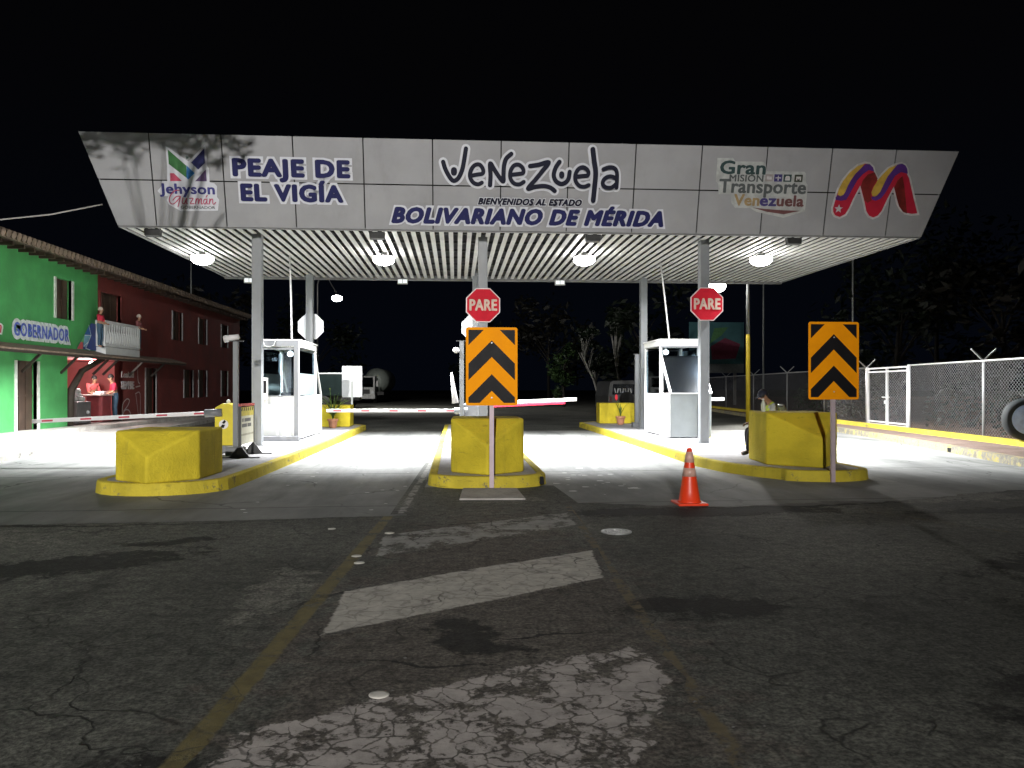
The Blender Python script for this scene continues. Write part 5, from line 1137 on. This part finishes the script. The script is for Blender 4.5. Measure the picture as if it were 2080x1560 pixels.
for a, b in ((25.12, 26.68), (26.76, 28.32)):
    mb = MB(); P = lambda y, z: (FP(y), y, z)
    for p, q in (((a, ZB+.05), (a, ZT-.02)), ((b, ZB+.05), (b, ZT-.02)), ((a, ZB+.1), (b, ZB+.1)), ((a, ZT-.04), (b, ZT-.04)), ((a, ZT-.17), (b, ZT-.17)), ((a, ZB+.2), (b, ZB+.2))): mb.bar(P(*p), P(*q), .055)
    lf = build(mb, 'gate_leaf', M_GATE, t); LOC[lf.name] = LOC[t.name]
    build(wires(a, b, ZB+.2, ZT-.17), 'wire_mesh', mat('gate_wire', (.5, .5, .52), .45), lf)
build(MB().bar((FP(26.72)-.05, 26.5, 1.25), (FP(26.72)-.05, 26.95, 1.25), .04).box(FP(26.72)-.09, FP(26.72)-.03, 26.66, 26.78, 1.02, 1.14), 'latch', M_GATE, t)

# blue painted tyre planter at the right edge
t = thing('painted_tyre', 'big black tyre with a pale blue painted centre standing by the fence', 'tyre', (13.78, 17.9, .31))
tc_ = (13.78, 17.9, .31+.52)
build(MB().lathe([(.34, -.17), (.46, -.18), (.51, -.13), (.52, 0), (.51, .13), (.46, .18), (.34, .17)], tc_, 36, 'X').xf(lambda x, y, z: (tc_[0] - (x-tc_[0])*.35 + (y-tc_[1])*.937, tc_[1] - (x-tc_[0])*.937 - (y-tc_[1])*.35, z)), 'rubber', mat('tyre_rubber', (.018, .022, .024), .7, 0, .2, 8, .3), t, smooth=True)
build(MB().lathe([(.02, -.2), (.37, -.17), (.37, .17), (.33, .19), (.2, .205), (.02, .215)], tc_, 32, 'X').xf(lambda x, y, z: (tc_[0] - (x-tc_[0])*.35 + (y-tc_[1])*.937, tc_[1] - (x-tc_[0])*.937 - (y-tc_[1])*.35, z)), 'painted_disc', mat('pale_blue_paint', (.46, .60, .92), .6, 0, .2, 5, dirt=.3), t, smooth=True)

# ================================================================== VEHICLES FAR BEHIND
M_TRKD = mat('dark_truck_paint', (.005, .012, .012), .4, 0, .2, 2); M_TRKW = mat('truck_white', (.55, .56, .55), .45); M_RUB = mat('rubber', (.015, .015, .015), .8); M_TANK = mat('tank_metal', (.30, .34, .31), .5, .2, .12, 1.5, dirt=.3); M_WIND = glass('vehicle_glass', (.10, .12, .13), .5)
def wheel(t, x, y, z, rr, w, axis='X'):
    wv = build(MB().lathe([(rr*.55, -w/2), (rr*.92, -w/2), (rr, -w*.3), (rr, w*.3), (rr*.92, w/2), (rr*.55, w/2)], (x, y, z), 22, axis), 'wheel', M_RUB, t, smooth=True); LOC[wv.name] = LOC[t.name]
    build(MB().lathe([(.02, -w*.42), (rr*.2, -w*.5), (rr*.56, -w*.4), (rr*.56, w*.4), (.02, w*.42)], (x, y, z), 16, axis), 'rim', M_ALU, wv, smooth=False)
# tanker seen from the front
x, y = -9.35, 80.0; t = thing('tanker_truck', 'tanker truck with a white cab and pale round tank, far behind the left booth', 'truck', (x, y, 0))
build(MB().plateX([(y-.2, .55), (y-.2, 1.55), (y+.1, 2.75), (y+2.0, 2.8), (y+2.0, .55)], x-1.1, x+1.1), 'cab', M_TRKW, t, bevel=.06)
build(quad((x-.95, y-.21, 1.62), (x+.95, y-.21, 1.62), (x+.9, y+.06, 2.62), (x-.9, y+.06, 2.62), -.02), 'windscreen', M_WIND, t)
build(MB().box(x-1.15, x+1.15, y-.42, y-.21, .45, .85), 'bumper', M_TRKW, t, bevel=.03)
build(MB().box(x-.6, x+.6, y-.24, y-.2, .95, 1.4), 'grille', M_DARK, t)
for s_ in (-.85, .85): build(MB().box(x+s_-.16, x+s_+.16, y-.25, y-.2, 1.0, 1.2), 'headlight', M_ALU, t)
for s_ in (-1.3, 1.3): build(MB().box(x+s_-.1, x+s_+.1, y+.1, y+.2, 1.7, 2.3), 'mirror', M_TRKW, t)
tx = x + .9
build(MB().lathe([(.3, 0), (.9, .12), (1.25, .45), (1.32, .9), (1.32, 9.3), (1.2, 9.8), (.3, 10.0)], (tx, y+3.0, 2.35), 28, 'Y'), 'tank', M_TANK, t, smooth=True)
build(MB().box(tx-.9, tx+.9, y+2, y+12, .8, 1.15), 'chassis', M_DARK, t)
for wy in (y+.7, y+9.5, y+11): 
    for s_ in (-1.05, 1.05): wheel(t, (x if wy < y+2 else tx)+s_, wy, .52, .52, .32)
# dark lorry side on
x, y = -9.6, 60.5; t = thing('dark_lorry', 'dark lorry with a shiny roof edge parked behind the white sign back', 'lorry', (x, y, 0))
build(MB().box(x-3.0, x+2.2, y, y+2.4, .95, 2.62), 'cargo_body', M_TRKD, t, bevel=.04)
build(MB().box(x-3.02, x+2.22, y-.04, y+2.44, 2.62, 2.72), 'roof_rail', M_ALU, t, bevel=.03)
build(MB().plateY([(x-4.9, .6), (x-3.1, .6), (x-3.1, 2.5), (x-4.5, 2.45), (x-4.9, 1.5)], y+.1, y+2.3), 'cab', M_TRKD, t, bevel=.05)
build(MB().box(x-4.3, x-3.3, y+.08, y+.1, 1.5, 2.25), 'window', M_WIND, t)
build(MB().box(x-4.6, x+2.1, y+.5, y+1.9, .6, .95), 'chassis', M_DARK, t)
for wx in (x-4.0, x-.6, x+1.2): 
    for wy in (y+.15, y+2.25): wheel(t, wx, wy, .5, .5, .3, 'Y')
# jeep from behind
x, y = 8.85, 40.5; t = thing('parked_jeep', 'dark off-road vehicle seen from behind, beyond the right yellow block', 'car', (x, y, 0)); M_JEEP = mat('jeep_paint', (.022, .024, .024), .35, 0, .1, 3, spec=.6, coat=.4)
build(MB().plateY([(x-.85, .5), (x+.85, .5), (x+.86, 1.15), (x+.74, 1.9), (x+.66, 1.97), (x-.66, 1.97), (x-.74, 1.9), (x-.86, 1.15)], y, y+3.9), 'body', M_JEEP, t, bevel=.05)
build(MB().plateY([(x-.66, 1.22), (x+.66, 1.22), (x+.60, 1.78), (x-.60, 1.78)], y-.012, y-.002), 'rear_window', M_WIND, t)
mb = MB(); r = random.Random(9)
for k in range(7):
    a = x - .55 + k*.14; mb.plateY([(a, 1.32), (a+.06, 1.32), (a+.11, 1.54), (a+.05, 1.56)] if k % 2 else [(a+.05, 1.32), (a+.10, 1.32), (a+.05, 1.56), (a, 1.54)], y-.02, y-.013)
build(mb, 'window_decal', mat('decal', (.4, .4, .4), .6), t)
build(MB().box(x-.92, x+.92, y-.14, y+.02, .42, .68), 'bumper', M_DARK, t, bevel=.03)
for s_ in (-.74, .74): build(MB().box(x+s_-.07, x+s_+.07, y-.03, y+.01, .82, 1.12), 'tail_light', mat('tail_red', (.06, .008, .008), .3), t)
build(MB().lathe([(.14, -.18), (.36, -.2), (.38, -.08), (.36, 0), (.14, 0)], (x+.1, y-.01, .98), 24, 'Y'), 'spare_wheel', M_RUB, t, smooth=True)
for wy in (y+.7, y+3.1):
    for s_ in (-.78, .78): wheel(t, x+s_, wy, .37, .37, .25)

# billboard far right
x, y = 21.6, 63; t = thing('billboard', 'faint dark teal billboard with a pale bottom band beyond the fence', 'billboard', (x, y, 0))
bp = build(MB().box(x-2.4, x+2.2, y, y+.1, 2.8, 7.0), 'panel', mat('billboard_teal', (.06, .17, .19), .6, 0, .25, .5), t); LOC[bp.name] = LOC[t.name]
build(MB().box(x-2.4, x+2.2, y-.012, y, 2.8, 3.55), 'pale_band', mat('billboard_pale', (.28, .31, .31), .6), bp)
build(MB().plateY([(x-.5, 3.9), (x+1.5, 4.0), (x+1.9, 5.2), (x+.6, 5.7), (x-.6, 5.0)], y-.012, y), 'red_shape', mat('billboard_red', (.22, .04, .08), .6), bp)
build(MB().plateY([(x-.7, 5.2), (x+.3, 5.9), (x+.9, 6.6), (x-.3, 6.5)], y-.014, y-.002), 'green_shape', mat('billboard_green', (.10, .26, .10), .6), bp)
for s_ in (-1.6, 1.5): build(MB().bar((x+s_, y+.2, 0), (x+s_, y+.2, 6.8), .2), 'leg', M_GALV, t)

# ================================================================== POLES, CABLE, SMALL THINGS
def mast(label, x, y, h, rr=.07): tag(build(MB().tube([(x, y, 0), (x, y, h*.6), (x, y, h)], [rr, rr*.8, rr*.6], 8), 'utility_pole', M_POLE, smooth=True), label, 'pole', 'thin poles in the dark')
mast('thin pale pole rising behind the red building roof', -20.4, 61.6, 11.2)
mast('thin grey pole above the right chevron board', 20.0, 38.0, 9.5, .06)
mast('faint thin pole between the yellow lamp post and the right chevron board', 19.0, 47.0, 9, .06)
pts = [(-8.0, 18.25, 5.75), (-9.0, 18.0, 5.45), (-10.2, 17.7, 5.22), (-11.6, 17.3, 5.12), (-13.2, 16.9, 5.2), (-15, 16.5, 5.5)]
tag(build(MB().tube(pts, .016, 6), 'cable', mat('cable_grey', (.35, .33, .32), .6), smooth=True), 'sagging grey cable from the canopy corner to the left building', 'cable')
def stud(label, x, y, rr): tag(build(MB().lathe([(rr, .0), (rr*.97, .003), (rr*.6, .005), (.002, .0055)], (x, y, .004), 14), 'road_stud', mat('stud_white', (.55, .53, .48), .5), smooth=True), label, 'road stud', 'round white studs on the road')
stud('round white road stud at the far end of the left yellow line', -.73, 8.6, .055)
stud('white road stud on the left yellow line, nearer of the close pair', -.88, 7.16, .05)
stud('white road stud on the left yellow line, farther of the close pair', -.94, 7.45, .05)
stud('largest white road stud alone near the cracked front stripe', -.40, 4.08, .055)
stud('small white road stud left of the yellow line near the concrete edge', -1.40, 8.9, .045)
t = thing('drain_cover', 'small round metal cover glinting on the road right of the stripes', 'drain cover', (1.76, 8.47, .004))
build(MB().lathe([(.17, .0), (.17, .012), (.13, .012), (.13, .004)], (1.76, 8.47, .004), 24), 'ring', mat('cover_metal', (.5, .5, .5), .3, .7), t)
mb = MB().lathe([(.13, .002), (.13, .006)], (1.76, 8.47, .004), 20); r = random.Random(2)
for k in range(40):
    a, q = r.uniform(0, 6.28), .12*math.sqrt(r.random()); mb.ball((1.76+q*math.cos(a), 8.47+q*math.sin(a), .011), r.uniform(.004, .01), 6, 4)
build(mb, 'grille', MATS['cover_metal'], t)

# ================================================================== TREES
M_LF = [m_leaf('leaf_dark', (.004, .009, .004), (.012, .022, .008)), m_leaf('leaf_olive', (.006, .006, .003), (.014, .013, .007)), m_leaf('leaf_mid', (.02, .05, .018), (.06, .11, .03))]
M_BARK = mat('bark', (.022, .019, .016), .85, 0, .3, 6, .4); M_PALEB = mat('pale_bark', (.24, .235, .215), .8, 0, .25, 6, .4)
def tree(label, x, y, h, cr, n, seed, m, bark=M_BARK, trunk=.16, lean=(0, 0), low=.35, leaf=.22, group='dark trees beyond the fence', z=0):
    r = random.Random(seed); t = thing('tree', label, 'tree', (x, y, z), group)
    top = Vector((x+lean[0], y+lean[1], z+h*.72)); base = Vector((x, y, z-.05)); mb = MB()
    mid = base.lerp(top, .5) + Vector((r.uniform(-.2, .2), r.uniform(-.2, .2), 0))
    mb.tube([base, base.lerp(mid, .5), mid, top], [trunk*1.25, trunk, trunk*.75, trunk*.3], 8)
    cl = []
    for k in range(11):
        a = r.uniform(0, 6.28); rr = cr*r.uniform(.35, 1.0); zz = z + h*r.uniform(low, 1.0)
        e = Vector((x+lean[0]*.8 + math.cos(a)*rr, y+lean[1]*.8 + math.sin(a)*rr, zz)); s_ = base.lerp(top, min(.95, max(.35, (zz-z)/h - .12)))
        mb.tube([s_, s_.lerp(e, .5) + Vector((0, 0, .12*rr)), e], [trunk*.4, trunk*.25, trunk*.1], 5); cl.append((e, cr*r.uniform(.32, .6)))
    build(mb, 'trunk', bark, t, smooth=True)
    lv = MB()
    for k in range(n):
        c, q = cl[k % len(cl)]
        d = Vector((r.gauss(0, 1), r.gauss(0, 1), r.gauss(0, .8))); d = d.normalized() * q * r.random()**.45
        p = c + d; s_ = leaf*r.uniform(.55, 1.3); u = Vector((r.gauss(0, 1), r.gauss(0, 1), r.gauss(0, .6))).normalized(); w = u.cross(Vector((r.gauss(0, 1), r.gauss(0, 1), r.gauss(0, 1)))).normalized()
        lv.add([p-u*s_, p-w*s_*.35, p+u*s_, p+w*s_*.35], [(0, 1, 2, 3)])
    build(lv, 'crown', m, t)
tree('leaning leafy tree overhanging the road left of the photographer', -10.0, 5.0, 9.6, 1.45, 5200, 21, M_LF[2], lean=(5.0, .3), low=.84, leaf=.13, trunk=.085, group=None)
TR = [(23.5, 24, 6.0, 3.0, 'broad dark tree behind the fence just right of the gate', 1), (25.5, 18.5, 6.5, 3.0, 'tall dark tree behind the fence at the right edge of the photo', 0), (23.5, 32, 6.8, 2.8, 'dark tree behind the white gate', 1), (22.5, 38, 8, 3.2, 'dark tree behind the fence above the guard', 0),
      (26.5, 30, 10, 4.2, 'tallest dark tree far behind the gate', 1), (29, 45, 11, 4.5, 'large dark tree right of the billboard', 0), (17.5, 72, 10, 4.0, 'dark tree left of the billboard behind the right booth', 0), (10.5, 88, 11, 4.6, 'large dark tree at the end of the road', 1), (3.5, 112, 11, 5, 'dark tree beyond the far end of the middle lane', 0), (-17.5, 100, 12, 5.0, 'dark tree behind the tanker truck', 0), (-25, 82, 11, 4.6, 'dark tree far beyond the red building', 1)]
for i, (x, y, h, cr, lb, k) in enumerate(TR): tree(lb, x, y, h, cr, 1300, 40+i, M_LF[k], low=.28, leaf=.30 if y < 50 else .45)
tree('small pale-lit bushy tree right of the centre chevron board', 8.9, 64, 5.2, 1.35, 900, 61, M_LF[2], low=.2, leaf=.22, trunk=.12, group=None)
for i, (x, y, lx, hh, lb) in enumerate(((11.4, 60, -1.7, 6.0, 'slanting pale tree trunk left of the parked jeep'), (11.9, 61.5, -1.2, 4.0, 'shorter slanting pale trunk crossing the taller one'), (14.6, 66, -1.2, 7.5, 'curved pale trunk above the parked jeep'))):
    tree(lb, x, y, hh, .9, 300, 70+i, M_LF[0], bark=M_PALEB, trunk=.14, lean=(lx, 0), low=.75, leaf=.25, group='pale slanting trunks beyond the right lane')
def bush(label, x, y, rr, h, seed, m):
    r = random.Random(seed); t = thing('bush', label, 'bush', (x, y, .1), 'bushes behind the fence'); lv = MB(); mb = MB()
    for k in range(6): a = r.uniform(0, 6.28); mb.tube([(x, y, .1), (x+math.cos(a)*rr*.6, y+math.sin(a)*rr*.6, h*.7)], [.03, .012], 5)
    build(mb, 'stems', M_BARK, t)
    for k in range(620):
        a = r.uniform(0, 6.28); q = rr*math.sqrt(r.random()); zz = .1 + h*r.random()**.8*(1 - .45*(q/rr)**2); s_ = r.uniform(.05, .15); p = Vector((x+q*math.cos(a), y+q*math.sin(a), zz))
        u = Vector((r.gauss(0, 1), r.gauss(0, 1), r.gauss(0, .7))).normalized(); w = u.cross(Vector((r.gauss(0, 1), r.gauss(0, 1), 1))).normalized()
        lv.add([p-u*s_, p-w*s_*.4, p+u*s_, p+w*s_*.4], [(0, 1, 2, 3)])
    build(lv, 'foliage', m, t)
for i, (x, y, lb) in enumerate(((17.6, 21.5, 'green bush behind the fence left of the tall Y-armed post'), (17.4, 18.6, 'green bush behind the fence beside the blue tyre'), (18.6, 27.0, 'green bush right behind the white gate'), (18.2, 33.5, 'dark bush behind the right chevron post'), (19.8, 41, 'dark bush far along the fence behind the guard'), (19.2, 24.2, 'green bush behind the fence between the gate and the tall post'))): bush(lb, x, y, 1.5, 1.9, 80+i, M_LF[(0, 2, 0)[i % 3]])

# ================================================================== CAMERA, RENDER
cd = bpy.data.cameras.new('camera'); cam = link(bpy.data.objects.new('camera', cd)); S.camera = cam
cd.sensor_fit = 'HORIZONTAL'; cd.sensor_width = 36; cd.lens = 36*1580/2080; cd.clip_end = 1000; cd.clip_start = .05
cd.shift_y = 7/2080
cam.location = (0, 0, 1.6); cam.rotation_euler = (rad(90), 0, rad(-4.1))
S.view_settings.view_transform = 'Standard'; S.view_settings.look = 'None'; S.view_settings.exposure = 0; S.view_settings.gamma = 1
S.render.engine = 'CYCLES'; S.cycles.use_denoising = True; S.cycles.max_bounces = 6; S.cycles.diffuse_bounces = 3; S.cycles.transparent_max_bounces = 12
S.cycles.sample_clamp_indirect = 4; S.cycles.caustics_reflective = False; S.cycles.caustics_refractive = False
